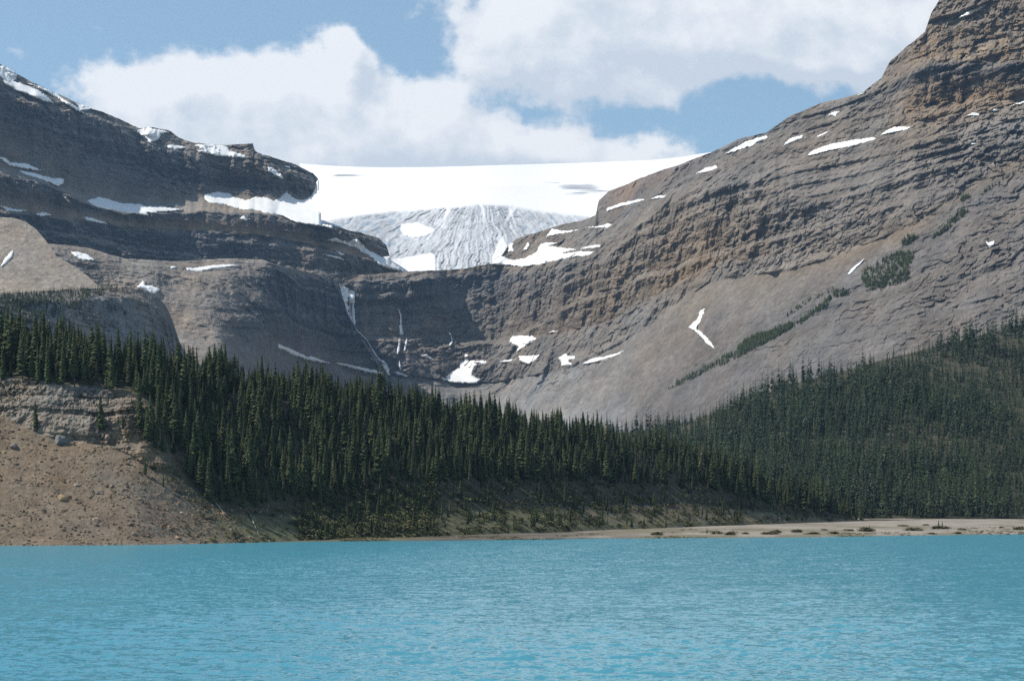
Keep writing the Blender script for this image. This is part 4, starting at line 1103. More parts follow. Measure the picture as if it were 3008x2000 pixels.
def crown_mesh(seed, whorls, nb, R, zb=.07, tri=3):
    """spire-shaped conifer crown of unit height: drooping sprays round a leader"""
    r = np.random.default_rng(seed)
    V, F = [], []
    lean = r.normal(0, .012, 2)
    gap = r.uniform(0, 6.28)
    for i in range(whorls):
        t = (i + r.uniform(-.35, .35)) / whorls
        t = min(max(t, 0), .985)
        z = zb + (.985 - zb) * t
        prof = (1 - t) ** .78 * min(1, .55 + t * 4.5) + .012
        for k in range(nb):
            a = 6.283 * (k + r.uniform(-.4, .4)) / nb + i * 1.9
            rad = R * prof * r.uniform(.62, 1.22) * (1 + .22 * math.cos(a - gap))
            ca, sa = math.cos(a), math.sin(a)
            cx, cy = lean[0] * t, lean[1] * t
            dr = r.uniform(.25, .6)
            tip = (cx + ca * rad, cy + sa * rad, z - dr * rad)
            rt = (cx + ca * .1 * rad, cy + sa * .1 * rad, z + .25 * rad + .006)
            wd = rad * r.uniform(.32, .5) + .004
            m = .55
            lx, ly = -sa * wd, ca * wd
            mid = (cx + ca * rad * m, cy + sa * rad * m, z - dr * rad * m)
            lf = (mid[0] + lx, mid[1] + ly, mid[2] - rad * r.uniform(.15, .4))
            rg = (mid[0] - lx, mid[1] - ly, mid[2] - rad * r.uniform(.15, .4))
            b = len(V)
            V += [rt, lf, tip, rg]
            F += [(b, b + 1, b + 2), (b, b + 2, b + 3)]
            if tri > 2:
                dn = (mid[0] * .9 + cx * .1, mid[1] * .9 + cy * .1, mid[2] - rad * .55 - .012)
                V += [dn]
                F += [(b, b + 4, b + 2)]
    b = len(V)
    for k in range(3):
        a = k * 2.094
        V.append((lean[0] + .012 * math.cos(a), lean[1] + .012 * math.sin(a), .93))
    V.append((lean[0], lean[1], 1.0))
    F += [(b, b + 1, b + 3), (b + 1, b + 2, b + 3), (b + 2, b, b + 3)]
    return np.array(V), np.array(F)


def trunk_mesh():
    V, F = [], []
    n = 6
    for j, (z, rr) in enumerate(((-.06, .017), (.05, .013), (.5, .007), (.97, .0015))):
        for k in range(n):
            a = 6.283 * k / n
            V.append((rr * math.cos(a), rr * math.sin(a), z))
    for j in range(3):
        for k in range(n):
            F.append((j * n + k, j * n + (k + 1) % n, (j + 1) * n + (k + 1) % n, (j + 1) * n + k))
    return np.array(V), np.array(F)


NEAR_CROWNS = [crown_mesh(100 + i, w, 6, R, zb) for i, (w, R, zb) in enumerate(
    [(34, .105, .05), (30, .125, .08), (36, .09, .04), (28, .14, .06), (32, .115, .16), (38, .082, .1), (26, .15, .03), (33, .10, .22)])]
FAR_CROWNS = [crown_mesh(200 + i, w, 4, R, .05, 2) for i, (w, R) in enumerate([(13, .125), (14, .11), (12, .15), (15, .10), (11, .165), (13, .13)])]
TV, TF = trunk_mesh()
TF3 = np.concatenate([TF[:, [0, 1, 2]], TF[:, [0, 2, 3]]])


def merged(name, base, h, kinds, variants, mat, tint, trunk=True, wide=None):
    """many trees or bushes as one mesh"""
    rng = np.random.default_rng(len(base))
    Vs, Fs, Ts = [], [], []
    off = 0
    for k, (v, f) in enumerate(variants):
        sel = np.where(kinds == k)[0]
        if not len(sel):
            continue
        a = rng.uniform(0, 6.283, len(sel))
        ca, sa = np.cos(a)[:, None], np.sin(a)[:, None]
        hh = h[sel][:, None]
        ww = hh if wide is None else wide[sel][:, None]
        x = (v[None, :, 0] * ca - v[None, :, 1] * sa) * ww + base[sel, 0:1]
        y = (v[None, :, 0] * sa + v[None, :, 1] * ca) * ww + base[sel, 1:2]
        z = v[None, :, 2] * hh + base[sel, 2:3]
        Vs.append(np.stack([x, y, z], -1).reshape(-1, 3))
        Fs.append((f[None] + (np.arange(len(sel)) * len(v))[:, None, None] + off).reshape(-1, 3))
        Ts.append(np.repeat(tint[sel], len(v), 0))
        off += len(sel) * len(v)
    return mesh_np(name, np.concatenate(Vs), np.concatenate(Fs), mat, False, np.concatenate(Ts))


def scatter(sheet, density, spacing, seed):
    """random standing places on a hillside; density(w, v) in measuring units gives 0..1"""
    rng = np.random.default_rng(seed)
    P = sheet.pts().reshape(sheet.nr, sheet.nc, 3)
    a = P[:-1, :-1]
    e1, e2 = P[:-1, 1:] - a, P[1:, :-1] - a
    area = np.abs(e1[..., 0] * e2[..., 1] - e1[..., 1] * e2[..., 0])
    W = np.tile(sheet.u[:-1], (sheet.nr - 1, 1))
    V = sheet.V[:-1, :-1] / K
    lam = area * density(W, V) / spacing ** 2
    n = rng.poisson(np.minimum(lam, 4))
    r, c = np.nonzero(n)
    rep = n[r, c]
    r, c = np.repeat(r, rep), np.repeat(c, rep)
    f1, f2 = rng.random(len(r)), rng.random(len(r))
    pts = a[r, c] + e1[r, c] * f1[:, None] + e2[r, c] * f2[:, None]
    return pts, W[r, c], V[r, c]


def thin(pts, dmin, seed=0):
    """drop points that crowd their neighbours"""
    rng = np.random.default_rng(seed)
    order = rng.permutation(len(pts))
    cell, keep = {}, []
    for i in order:
        x, y = pts[i, 0], pts[i, 1]
        k = (int(x // dmin), int(y // dmin))
        ok = True
        for dx in (-1, 0, 1):
            for dy in (-1, 0, 1):
                for j in cell.get((k[0] + dx, k[1] + dy), ()):
                    if (pts[j, 0] - x) ** 2 + (pts[j, 1] - y) ** 2 < dmin * dmin:
                        ok = False
        if ok:
            cell.setdefault(k, []).append(i)
            keep.append(i)
    return np.array(sorted(keep))


EDGE = [(-250, 850), (0, 872), (120, 886), (200, 896), (305, 908), (322, 1000), (345, 1035), (425, 1052), (440, 1120), (470, 1156), (540, 1170), (600, 1172), (640, 1160), (700, 1175), (800, 1150), (900, 1118), (1254, 1112), (1568, 1122), (1700, 1148), (1803, 1172), (1976, 1196)]


def near_density(W, V):
    e = ip(EDGE, W)
    clump = fbm(np.stack([W.ravel() / 26, V.ravel() / 20, np.zeros(W.size)], 1), 3, .5, 91).reshape(W.shape)
    d = np.where(V < e, np.clip(.95 + .5 * clump, .35, 1), 0)
    # open brushy slope below the trees
    low = np.where((V >= e) & (W > 690), np.clip(.16 + .32 * clump, .02, .5), 0)
    low = np.where((W > 690) & (W < 1000) & (V >= e), np.clip(.4 + .4 * clump, .1, .8), low)
    # clearings of bare rock among the trees above the scree
    for (cx, cy, rx, ry) in ((545, 920, 22, 14), (330, 935, 30, 22), (1560, 990, 18, 8)):
        d = np.where(((W - cx) / rx) ** 2 + ((V - cy) / ry) ** 2 < 1, .1, d)
    return np.maximum(d, low) * (W < 1990)


NP, NW, NV = scatter(N, near_density, 2.15, 301)
kk = thin(NP, 1.8, 5)
NP, NW, NV = NP[kk], NW[kk], NV[kk]
# the far side of the crest carries trees as well
back = []
crest = N.pts().reshape(N.nr, N.nc, 3)[-1]
rr = np.random.default_rng(77)
for c in range(0, N.nc, 2):
    if N.u[c] < 1960:
        for q in range(3):
            b = rr.uniform(1, 26)
            p = crest[c] * 1.0
            p[0] *= (p[1] + b) / p[1]
            p[0] += rr.normal(0, 1.5)
            p[1] += b
            p[2] -= .12 * b if b > 12 else 0
            back.append((p, N.u[c], N.V[-1, c] / K))
NP = np.concatenate([NP, np.array([b[0] for b in back])])
NW = np.concatenate([NW, [b[1] for b in back]])
NV = np.concatenate([NV, [b[2] for b in back]])
in_wood = NV < ip(EDGE, NW)
hr = rr.random(len(NP))
NH = np.where(in_wood, 5.5 + 11.0 * hr ** .9, 2.2 + 6.0 * hr ** 1.6)
NH *= np.clip(1 + .5 * fbm(NP / np.array([16., 22., 1e6]), 3, .55, 96), .55, 1.4)
NH *= np.interp(NW, [0, 500, 1200, 1900], [.98, 1.0, .95, 1.0])
young = (rr.random(len(NP)) < .16) & in_wood
NH[young] *= .5
NP[:, 2] -= .15

EXTRA = [  # lone trees: photo column and row of the foot, height in photo pixels, sheet, label
    (104, 1262, 98, N, 'lone slim spruce at the foot of the pale banded cliff beside the scree'),
    (293, 1264, 112, N, 'lone spruce standing before the middle of the pale banded cliff'),
    (361, 1258, 52, N, 'small spruce on the broken end of the pale cliff'),
    (425, 1394, 56, N, 'short lone spruce on the scree casting its shadow on the slope'),
    (480, 1427, 40, N, 'bushy little spruce on the scree just below the short lone one'),
    (2757, 1546, 22, None, 'taller of the two tiny dark spruces standing together on the gravel flat'),
    (2768, 1546, 19, None, 'shorter of the two tiny dark spruces standing together on the gravel flat'),
    (2554, 1554, 17, None, 'tiny single spruce rising from a shrub clump on the gravel flat'),
    (2526, 1556, 11, None, 'stunted sapling beside the shrub clump on the gravel flat'),
    (2077, 1567, 20, None, 'thin sapling on the narrow end of the gravel flat'),
]


def gravel_foot(u, v):
    """where a photo column and row meet the gravel flat"""
    sh = float(np.interp(u, GU, GSH))
    lo, hi = sh - 20, 1590.0
    for _ in range(50):
        y = .5 * (lo + hi)
        x = (u - UC) / FOC * y
        z = float(gravel_z(np.array([x]), np.array([y]), np.array([sh]))[0])
        if EYE + (VH - v) / FOC * y > z:
            lo = y
        else:
            hi = y
    return np.array([x, y, z])


# how much of each near tree the photograph shows: front trees hide those behind
vis = np.zeros(len(NP))
cw = 4
scr = np.zeros((700, 1000), bool)
order = np.argsort(NP[:, 1])
for i in order:
    x, y, z = NP[i]
    h = NH[i]
    uc = UC + x / y * FOC
    vb = VH - (z - EYE) / y * FOC
    ht = h / y * FOC
    hw = .09 * ht
    c0, c1 = int((uc - hw + 400) / cw), int((uc + hw + 400) / cw) + 1
    r0, r1 = int((vb - ht) / cw), int(vb / cw) + 1
    if uc < -40 or uc > 3048 or r0 < 0 or r1 >= 700 or c0 < 0 or c1 >= 1000:
        continue
    blk = scr[r0:r1, c0:c1]
    vis[i] = (~blk).sum() * 1.0
    m = (r0 + r1) // 2
    scr[r0:m, (c0 + c1) // 2:(c0 + c1) // 2 + 1] = True
    scr[m:r1, c0:c1] = True
pick = np.argsort(-vis)[:290]
rest = np.setdiff1d(np.arange(len(NP)), pick)

crown_data, trunk_data = [], None
for v, f in NEAR_CROWNS:
    o = mesh_np('crown', v, f, M_NEEDLE, False, np.ones((len(v), 3)))
    crown_data.append(o.data)
    bpy.data.objects.remove(o)
o = mesh_np('trunk', TV, TF, M_BARK, True)
trunk_data = o.data
bpy.data.objects.remove(o)


def spruce(p, h, k, rot, label, group=None, wide=1.0):
    root = bpy.data.objects.new('spruce_tree', None)
    C.objects.link(root)
    root.location = p
    root.rotation_euler = (0, 0, rot)
    root.scale = (h * wide, h * wide, h)
    tag(root, label, 'tree', group)
    for nm, d in (('crown', crown_data[k]), ('trunk', trunk_data)):
        c = bpy.data.objects.new(nm, d)
        c.parent = root
        C.objects.link(c)
    return root


def tree_label(w, v, h):
    """says where in the wood a spruce stands"""
    crest_v = ip([(-250, 772), (0, 799), (313, 869), (627, 919), (1000, 972), (1300, 1019), (1500, 1042), (1646, 1096), (1803, 1153), (1900, 1177), (1976, 1196)], w)
    e = ip(EDGE, w)
    size = 'tall' if h > 13 else 'middle-sized' if h > 8 else 'young'
    if v > e:
        if w < 1000:
            return f'{size} spruce among the brush between dense wood and lake shore'
        return f'{size} spruce scattered on the open brown slope above the gravel shore'
    if w < 325:
        if v - crest_v < 25:
            return f'{size} dark spruce on the crest before the grey knoll'
        return f'{size} dark spruce on the rim above the pale banded cliff'
    if w < 560:
        if e - v < 45:
            return f'{size} spruce at the ragged wood edge beside the scree slope'
        if v - crest_v < 30:
            return f'{size} spruce on the wood crest before the brown bench'
        return f'{size} spruce in the packed wood next to the scree slope'
    if v - crest_v < 22:
        if w < 950:
            return f'{size} spruce on the wood crest before the waterfall wall'
        if w < 1300:
            return f'{size} spruce on the wood crest before the jagged snow field'
        return f'{size} spruce on the low wood crest before the wide scree'
    if e - v < 25:
        return f'{size} spruce along the lower edge of the near wood' if w < 1300 else f'{size} spruce along the lower wood edge towards the gravel flat'
    if w < 950:
        return f'{size} spruce packed in the near wood below the waterfall wall'
    if w < 1400:
        return f'{size} spruce packed in the middle of the near wood'
    return f'{size} spruce packed where the near wood tapers to the flat'


rk = np.random.default_rng(55)
for i in pick:
    spruce(NP[i], float(NH[i]), int(rk.integers(0, 8)), float(rk.uniform(0, 6.28)), tree_label(NW[i], NV[i], NH[i]), 'spruces of the near wooded slope', float(rk.uniform(.82, 1.4)))
for (u, v, hp, sh, lab) in EXTRA:
    if sh is None:
        p = gravel_foot(u, v)
    else:
        y = float(sh.look(np.array([u / K]), np.array([float(v)]))[0]) - .3
        p = space(np.array(float(u)), np.array(float(v)), np.array(y))
    spruce(p - np.array([0, 0, .1]), hp / FOC * p[1], int(rk.integers(0, 8)), 1.0, lab, None, 1.15)

tint = np.clip(1 + .28 * rk.normal(0, 1, (len(rest), 1)) * np.array([[1, .9, .7]]), .55, 1.7)
brown = rk.random(len(rest)) < .03
tint[brown] *= np.array([2.5, 1.9, 2.7])
tag(merged('near_forest', NP[rest], NH[rest], rk.integers(0, 8, len(rest)), NEAR_CROWNS, M_NEEDLE, tint, wide=NH[rest] * rk.uniform(.8, 1.5, len(rest))),
    'dense dark spruce wood covering the near slope behind its front trees', 'forest', None, 'stuff')


def far_density(W, V):
    top = ip([(1380, 1000), (1535, 985), (1650, 950), (1803, 890), (2000, 838), (2150, 800), (2358, 745), (2700, 690)], W)
    cl = fbm(np.stack([W.ravel() / 30, V.ravel() / 16, np.zeros(W.size)], 1), 3, .5, 93).reshape(W.shape)
    d = np.clip(.95 + .75 * cl, .12, 1)
    edge = V - top
    d = np.where(edge < 34, np.clip(.55 + 1.0 * cl, .04, .9), d)
    for (cx, cy, rx, ry) in ((1665, 902, 14, 12), (1742, 925, 16, 8), (2335, 800, 45, 18), (2240, 850, 25, 7), (1790, 960, 14, 7)):
        d = np.where(((W - cx) / rx) ** 2 + ((V - cy) / ry) ** 2 < 1, .06, d)
    return d


FP, FW, FV = scatter(R_, far_density, 2.8, 401)
kk = thin(FP, 2.5, 9)
FP = FP[kk]
hf = rk.random(len(FP))
print('counts', len(FP), len(NP), file=__import__('sys').stderr)
cl_ = fbm(FP / np.array([45., 70., 1e6]), 3, .5, 94)
FH = (6.5 + 12.5 * hf ** 1.1) * np.clip(1 + .5 * cl_, .5, 1.55)
FH[rk.random(len(FP)) < .15] *= .55
FP[:, 2] -= .2
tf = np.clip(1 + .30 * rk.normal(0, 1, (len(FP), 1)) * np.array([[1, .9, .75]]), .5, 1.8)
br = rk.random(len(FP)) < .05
tf *= np.array([[.47, .56, .66]])  # darker crowns, with the blue of distant haze put into their tint
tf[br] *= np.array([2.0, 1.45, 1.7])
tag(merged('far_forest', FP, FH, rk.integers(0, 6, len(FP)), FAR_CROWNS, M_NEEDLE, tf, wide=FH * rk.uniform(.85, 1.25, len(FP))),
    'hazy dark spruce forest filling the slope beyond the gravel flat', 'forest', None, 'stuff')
print('near trees', len(NP), 'far trees', len(FP))


# ---- scrub and small trees on the mountain slopes
def in_polys(polys, n_per, sheet, hlo, hhi, seed):
    rng = np.random.default_rng(seed)
    B_, H_ = [], []
    for poly, n in polys:
        a = np.array(poly, float)
        n = int(n * 1.7)
        u = rng.uniform(a[:, 0].min(), a[:, 0].max(), n * 4)
        v = rng.uniform(a[:, 1].min(), a[:, 1].max(), n * 4)
        ins, dist = poly_in(u, v, poly)
        ok = np.where(ins & ((dist > 2) | (rng.random(len(u)) < .5)))[0][:n]
        y = sheet.look(u[ok] / K, v[ok]) - .5
        B_.append(space(u[ok], v[ok], y))
        H_.append(rng.uniform(hlo, hhi, len(ok)))
    return np.concatenate(B_), np.concatenate(H_)


def c6(*p):
    return [(2008 + x / 2.354, 700 + y / 2.354) for x, y in p]


def c3(*p):
    return [(1800 + x / 1.9528, y / 1.9528) for x, y in p]


GULLY = [
    (c6((370, 770), (420, 705), (480, 680), (600, 640), (700, 600), (760, 585), (780, 610), (640, 690), (560, 730), (430, 805), (380, 830)), 520),
    (c6((760, 585), (850, 530), (940, 470), (1000, 400), (1030, 395), (1000, 470), (880, 545), (800, 600)), 150),
    (c6((700, 530), (800, 460), (900, 410), (1000, 370), (1090, 300), (1095, 310), (1000, 385), (880, 440), (720, 545)), 80),
    (c6((370, 770), (380, 830), (280, 880), (200, 905), (60, 975), (-60, 1040), (-120, 1050), (-60, 1000), (60, 935), (200, 860), (300, 800)), 230),
    (c6((1230, 230), (1330, 175), (1420, 115), (1500, 95), (1610, 95), (1550, 220), (1575, 285), (1450, 335), (1330, 365), (1265, 350), (1225, 290)), 430),
    (c6((1030, 380), (1090, 350), (1170, 380), (1150, 400), (1040, 410)), 40),
    (c3((1820, 1375), (1900, 1300), (2000, 1205), (2045, 1215), (1960, 1290), (1860, 1370)), 150),
    (c3((1640, 1400), (1700, 1355), (1760, 1360), (1690, 1410)), 50),
    (c3((2060, 1150), (2150, 1080), (2250, 1020), (2365, 945), (2365, 965), (2250, 1035), (2140, 1105), (2080, 1150)), 90),
    (c3((1990, 1150), (2040, 1110), (2060, 1130), (2010, 1165)), 25),
]
gb, gh = in_polys(GULLY, 0, H, 3.0, 8.5, 501)
tt = np.clip(1 + .3 * rk.normal(0, 1, (len(gb), 1)) * np.array([[1, .9, .7]]), .5, 1.8) * np.array([1.5, 1.5, 1.15])
tag(merged('slope_scrub', gb, gh, rk.integers(0, 6, len(gb)), FAR_CROWNS, M_NEEDLE, tt, wide=gh * rk.uniform(1.2, 2.4, len(gb))),
    'bands of dark green scrub and stunted trees along the gully of the great slope', 'scrub', None, 'stuff')
KNOLL = [([(-60, 880), (40, 862), (130, 860), (240, 850), (310, 852), (300, 868), (200, 885), (120, 905), (-60, 925)], 330),
         ([(-60, 890), (170, 880), (190, 930), (60, 960), (-60, 1000)], 260), ([(190, 890), (250, 880), (240, 905), (200, 910)], 18), ([(290, 842), (400, 845), (380, 860), (300, 858)], 14), ([(200, 900), (420, 880), (440, 960), (250, 960)], 10)]
kb, kh = in_polys(KNOLL, 0, KN, 2.5, 7.5, 503)
tt = np.clip(1 + .25 * rk.normal(0, 1, (len(kb), 1)) * np.array([[1, .9, .7]]), .5, 1.7)
tag(merged('knoll_trees', kb, kh, rk.integers(0, 6, len(kb)), FAR_CROWNS, M_NEEDLE, tt, wide=kh * rk.uniform(1.0, 1.7, len(kb))),
    'sparse stunted trees along the top of the grey rock knoll', 'scrub', None, 'stuff')


# ---- bushes
def bush_mesh(seed, n):
    r = np.random.default_rng(seed)
    V, F = [], []
    for i in range(n):
        a, e = r.uniform(0, 6.283), math.asin(r.uniform(0, 1) ** .8)
        rad = r.uniform(.55, 1.0)
        lump = 1 + .3 * math.sin(3 * a + seed) + .18 * math.sin(5 * a + 2 * seed)
        c = np.array([math.cos(a) * math.cos(e) * rad * .5 * lump, math.sin(a) * math.cos(e) * rad * .5 * lump, math.sin(e) * rad * .95 + .04])
        s = r.uniform(.09, .2)
        b = len(V)
        d = r.normal(0, 1, (3, 3)) * s
        V += [tuple(c + d[0]), tuple(c + d[1]), tuple(c + d[2])]
        F.append((b, b + 1, b + 2))
    return np.array(V), np.array(F)


BUSH = [bush_mesh(i + 1, 46) for i in range(4)]
BUSH_BIG = [bush_mesh(i + 11, 420) for i in range(3)]


def brush_density(W, V):
    e = ip(EDGE, W)
    cl = fbm(np.stack([W.ravel() / 20, V.ravel() / 9, np.zeros(W.size)], 1), 4, .55, 95).reshape(W.shape)
    d = np.where((W > 440) & (V > e - 4), np.clip(.35 + .9 * cl, 0, 1), 0)
    d = np.where((W > 680) & (W < 1010) & (V > e), np.clip(.85 + .5 * cl, .3, 1), d)
    d = np.where((W > 430) & (W < 680) & (V > e), np.clip(.12 + .5 * cl, 0, .4), d)
    d = np.where((W > 330) & (W < 440) & (V > e) & (V < 1120), np.clip(.05 + .5 * cl, 0, .3), d)
    return d * (W < 1985)


bp_, bw_, bv_ = scatter(N, brush_density, 1.25, 601)
bh = rk.uniform(.4, 1.5, len(bp_)) * np.where((bw_ > 690) & (bw_ < 1000), 1.35, 1)
tb = np.clip(1 + .3 * rk.normal(0, 1, (len(bp_), 1)) * np.array([[1, .85, .6]]), .4, 1.9)
tag(merged('undergrowth', bp_, bh, rk.integers(0, 4, len(bp_)), BUSH, M_SHRUB, tb, wide=bh * rk.uniform(1.1, 2.0, len(bp_))),
    'low green and brown brush along the foot of the wooded slope', 'undergrowth', None, 'stuff')
print('brush', len(bp_))
bush_data = []
for v, f in BUSH_BIG:
    o = mesh_np('shrub', v, f, M_WILLOW, False, np.ones((len(v), 3)))
    bush_data.append(o.data)
    bpy.data.objects.remove(o)
FLAT = [  # photo column, row of the foot, width in photo pixels, height, label
    (2107, 1568, 34, 9, 'rounded green shrub near the narrow end of the gravel flat'), (2147, 1571, 32, 10, 'dense green shrub close to the water next to the rounded one'),
    (2190, 1568, 18, 5, 'small low shrub past the dense green one near the water'), (2262, 1569, 40, 8, 'wide mottled shrub clump near the water'),
    (2280, 1565, 22, 9, 'upright shrub rising behind the wide mottled clump'), (2341, 1563, 28, 8, 'olive shrub standing clear in the middle of the flat'),
    (2390, 1568, 34, 6, 'low spreading shrub between water and olive shrub'), (2421, 1557, 20, 4, 'flat dark shrub pad on bare pale gravel'),
    (2450, 1567, 30, 6, 'low grey-green shrub by the water before the sapling clump'), (2492, 1559, 32, 6, 'shrub clump beside the stunted sapling'),
    (2545, 1560, 44, 11, 'large green shrub clump round the single tiny spruce'), (2652, 1545, 26, 4, 'thin dark shrub line far back on the flat'),
    (2684, 1558, 40, 9, 'broad olive shrub mound between sapling clump and spruce pair'), (2720, 1543, 16, 4, 'small round shrub far back near the spruce pair'),
    (2762, 1553, 46, 9, 'dark shrub mound under the two tiny spruces'), (2827, 1556, 22, 5, 'low brown shrub beyond the two tiny spruces'),
    (2810, 1566, 26, 4, 'sparse shrub near the water below the spruce pair'), (2942, 1550, 16, 4, 'tiny shrub dot on pale gravel near the view edge'),
    (2998, 1556, 40, 10, 'leafy shrub at the view edge of the gravel flat'), (2735, 1568, 24, 4, 'thin shrub fringe right at the waterline'), (1930, 1570, 30, 8, 'shrub at the tapering start of the gravel strip'),
]
for i, (u, v, wp, hp, lab) in enumerate(FLAT):
    p = gravel_foot(u, v)
    o = bpy.data.objects.new('shrub', bush_data[i % 3])
    C.objects.link(o)
    o.location = p
    s = p[1] / FOC
    o.scale = (wp * s * .8, wp * s * 1.1, hp * s)
    o.rotation_euler = (0, 0, i * .37)
    tag(o, lab, 'shrub', 'shrubs on the gravel flat')


rt = np.random.default_rng(88)
tu, tf1 = rt.uniform(1000, 3080, 2600), rt.random(2600)
th_, tp = [], []
for u, q in zip(tu, tf1):
    sh = float(np.interp(u, GU, GSH))
    y = sh + 2 + (130 if u > 1700 else 40) * q ** 2.2
    x = (u - UC) / FOC * y
    tp.append((x, y, float(gravel_z(np.array([x]), np.array([y]), np.array([sh]))[0])))
tp = np.array(tp)
keep_ = fbm(tp * np.array([1, .4, 0]) / 22, 3, .55, 99) > -.05
tp = tp[keep_]
th_ = rt.uniform(.12, .42, len(tp))
tt = np.clip(1 + .3 * rt.normal(0, 1, (len(tp), 1)) * np.array([[1, .9, .7]]), .5, 1.8) * np.array([.8, .78, .7])
tag(merged('gravel_grass', tp, th_, rt.integers(0, 4, len(tp)), BUSH, M_WILLOW, tt, wide=th_ * rt.uniform(2.5, 6.0, len(tp))),
    'low olive tufts growing over the front of the gravel flat', 'grass', None, 'stuff')


# ---- rocks of the scree and fallen trunks
def rock_mesh(seed, sub=1):
    import bmesh
    r = np.random.default_rng(seed)
    bm = bmesh.new()
    bmesh.ops.create_icosphere(bm, subdivisions=sub, radius=.5)
    sc = r.uniform(.65, 1.3, 3)
    pl = r.normal(0, 1, (5, 3))
    pl /= np.linalg.norm(pl, axis=1)[:, None]
    for v in bm.verts:
        p = np.array(v.co) * (1 + r.normal(0, .07))
        for n in pl:
            d = p @ n
            if d > .33:
                p -= n * (d - .33)
        v.co = p * sc
    bmesh.ops.triangulate(bm, faces=bm.faces)
    V = np.array([v.co[:] for v in bm.verts])
    F = np.array([[v.index for v in f.verts] for f in bm.faces])
    bm.free()
    return V, F


ROCKS = [rock_mesh(i) for i in range(6)]


def scree_density(W, V):
    e = ip(EDGE, W)
    cl = fbm(np.stack([W.ravel() / 30, V.ravel() / 16, np.zeros(W.size)], 1), 4, .55, 97).reshape(W.shape)
    d = np.where(V > np.maximum(e, ip([(0, 955), (60, 990), (110, 1012), (250, 1030), (330, 1062)], W)), np.clip(.42 + .9 * cl, .03, 1), 0)
    veg = np.exp(-(((W - 400) / 80) ** 2 + ((V - 1100) / 60) ** 2))
    return d * (1 - .7 * veg) * (W < 660) * (1 - .85 * sstep(W, 560, 650))


sp_, sw_, sv_ = scatter(N, scree_density, .7, 701)
sh_ = .25 + .75 * rk.random(len(sp_)) ** 2.5 + (rk.random(len(sp_)) < .02) * rk.uniform(.3, 1.2, len(sp_))
bc = np.array([.192, .145, .10])
ts = bc[None] * np.clip(1 + .38 * rk.normal(0, 1, (len(sp_), 1)), .4, 2.1) * (1 + np.where(rk.random((len(sp_), 1)) < .3, 1, 0) * np.array([[.04, -.02, -.08]]))
redz = np.exp(-(((sw_ - 440) / 130) ** 2 + ((sv_ - 1190) / 50) ** 2))[:, None]
ts *= 1 + redz * np.array([[.10, -.05, -.10]])
tag(merged('scree_stones', sp_, sh_, rk.integers(0, 6, len(sp_)), ROCKS, M_GROUND, ts, wide=sh_ * rk.uniform(1.0, 1.6, len(sp_))),
    'loose brown stones strewn over the scree slope above the lake', 'scree', None, 'stuff')
print('stones', len(sp_))

for i, (u, v, w, h, tn, lab) in enumerate([
        (183, 1466, 26, 14, (.36, .25, .14), 'large ochre boulder in the middle of the scree slope'),
        (288, 1448, 16, 9, (.16, .15, .15), 'dark boulder on the scree above the reddish stones'),
        (40, 1312, 34, 12, (.2, .18, .16), 'flat dark slab high on the scree under the cliff'),
        (532, 1506, 14, 7, (.42, .39, .36), 'pale flat stone on the greenish part of the scree'),
        (226, 1424, 36, 8, (.28, .22, .17), 'long low boulder lying across the scree'),
        (178, 1298, 44, 26, (.17, .165, .16), 'big grey outcrop boulder below the pale banded cliff'),
        (316, 1286, 34, 20, (.28, .2, .16), 'reddish outcrop boulder below the end of the pale cliff'),
        (522, 1580, 18, 10, (.34, .25, .17), 'orange brown boulder at the waterline')]):
    y = float(N.look(np.array([u / K]), np.array([float(v)]))[0])
    p = space(np.array(float(u)), np.array(float(v)), np.array(y))
    vv, ff = rock_mesh(40 + i, 3)
    vv = vv * (1 + .12 * fbm(vv * 4, 3, .5, i)[:, None])
    o = mesh_np('boulder', vv * np.array([w, w * .8, h * 1.5]) * y / FOC, ff, M_GROUND, False, np.tile(tn, (len(vv), 1)))
    o.location = p
    o.rotation_euler = (0, .1, i * .8)
    tag(o, lab, 'boulder', 'boulders on the scree')


def log(p0, p1, sheet, wid, label):
    pts = []
    for u, v in (p0, p1):
        y = float(sheet.look(np.array([u / K]), np.array([float(v)]))[0]) - .5
        pts.append(space(np.array(float(u)), np.array(float(v)), np.array(y)))
    a, b = pts
    a = a + np.array([0, 0, .2]); b = b + np.array([0, 0, .2])
    d = (b - a); L_ = np.linalg.norm(d); d /= L_
    s1 = np.cross(d, [0, 0, 1]); s1 /= np.linalg.norm(s1); s2 = np.cross(d, s1)
    V, F = [], []
    n = 7
    for j in range(7):
        t = j / 6
        c = a + d * L_ * t + s2 * .35 * math.sin(t * 3.14) * .4 - a
        r_ = wid * (1 - .6 * t)
        for k in range(n):
            an = 6.283 * k / n
            V.append(c + (s1 * math.cos(an) + s2 * math.sin(an)) * r_)
    for j in range(6):
        for k in range(n):
            F.append((j * n + k, j * n + (k + 1) % n, (j + 1) * n + (k + 1) % n, (j + 1) * n + k))
    # a few broken branch stubs
    for t in (.35, .6, .8):
        c = d * L_ * t
        b0 = len(V)
        e = s2 * -.5 * (1 if t != .6 else .3) + s1 * (.5 if t > .5 else -.5) + d * .3
        V += [c + s1 * .05, c - s1 * .05, c + d * .08 + e, c + e]
        F.append((b0, b0 + 1, b0 + 3, b0 + 2))
    o = mesh_np('fallen_log', np.array(V), F, M_DEAD, False)
    o.location = a
    tag(o, label, 'log', 'fallen bleached trunks')


def c7(x, y):
    return (x / 2.354, 1050 + y / 2.354)


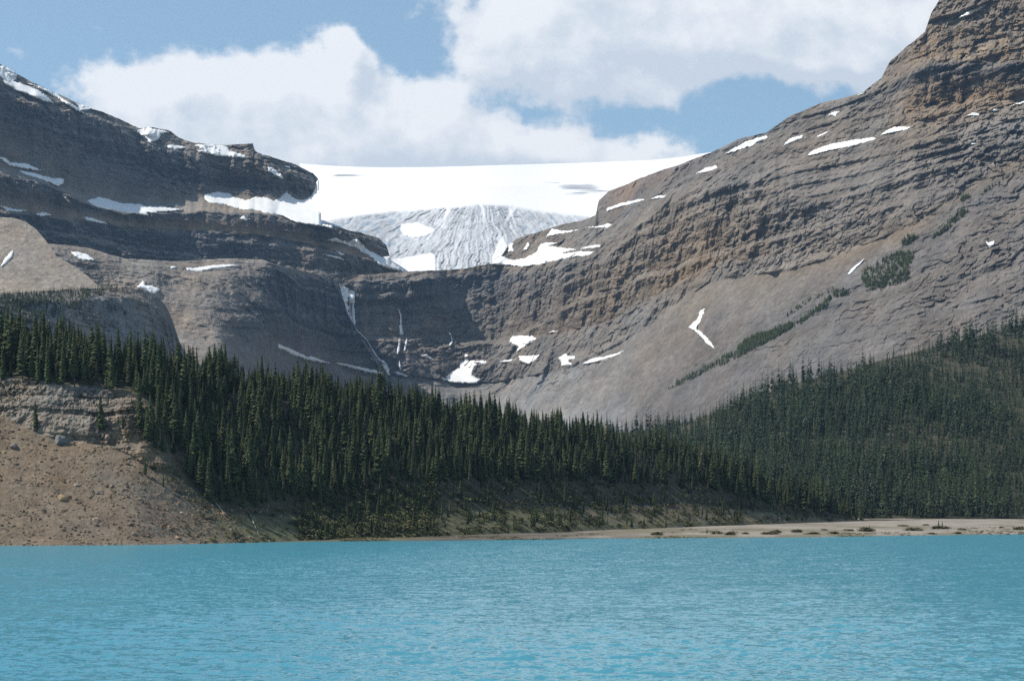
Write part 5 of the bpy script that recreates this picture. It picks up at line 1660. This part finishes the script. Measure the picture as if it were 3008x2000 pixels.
def c8(x, y):
    return (1000 + x / 2.359, 1250 + y / 2.359)


def c9(x, y):
    return (2000 + x / 2.34, 1250 + y / 2.34)


log(c7(1480, 990), c7(1562, 1092), N, .17, 'straight bleached trunk leaning down the slope at the wood edge')
log(c7(1733, 1095), c7(1786, 1217), N, .17, 'curved white trunk lying on the grassy foot of the scree')
log(c7(2078, 1033), c7(2128, 1057), N, .16, 'short white log at the edge of the shore brush')
log(c7(1950, 1090), c7(1920, 1110), N, .13, 'small grey log on the bank beside the shore brush')
log(c8(900, 338), c8(985, 372), N, .2, 'pale log in the shadow along the lower wood edge')
log(c8(412, 515), c8(424, 548), N, .2, 'short upright bleached stump among the brush')
log(c9(75, 262), c9(92, 292), N, .35, 'broad white snag between dark spruces of the tapering wood')
log(c9(322, 412), c9(345, 432), N, .25, 'small pale log at the dark wood edge near the flat')
log(c9(285, 628), c9(322, 655), N, .28, 'bleached trunk on the open brown slope above the gravel')
log(c9(552, 605), c9(590, 627), N, .26, 'pale log on the dark brush near the slope tip')
log(c9(885, 618), c9(890, 640), N, .26, 'short white stump close to the tip of the slope')
log(c9(200, 575), c9(262, 600), N, .24, 'weathered log higher on the open brown slope')

# ------------------------------------------------------------------ the air of the valley
def build_haze():
    lo, hi = (-9000, -300, -10.5), (9000, 12500, 2600)
    V = [(x, y, z) for x in (lo[0], hi[0]) for y in (lo[1], hi[1]) for z in (lo[2], hi[2])]
    F = [(0, 1, 3, 2), (4, 6, 7, 5), (0, 4, 5, 1), (2, 3, 7, 6), (0, 2, 6, 4), (1, 5, 7, 3)]
    m = bpy.data.materials.new('valley_air')
    m.use_nodes = True
    t = NT(m.node_tree)
    out = t.n('ShaderNodeOutputMaterial')
    v = t.n('ShaderNodeVolumePrincipled')
    v.inputs['Color'].default_value = col(.44, .68, 1.0)
    v.inputs['Density'].default_value = HAZE
    v.inputs['Anisotropy'].default_value = .25
    t.put(out.inputs['Volume'], v.outputs[0])
    tag(mesh_np('haze', V, F, m), kind='stuff')


HAZE = 3.2e-5
build_haze()
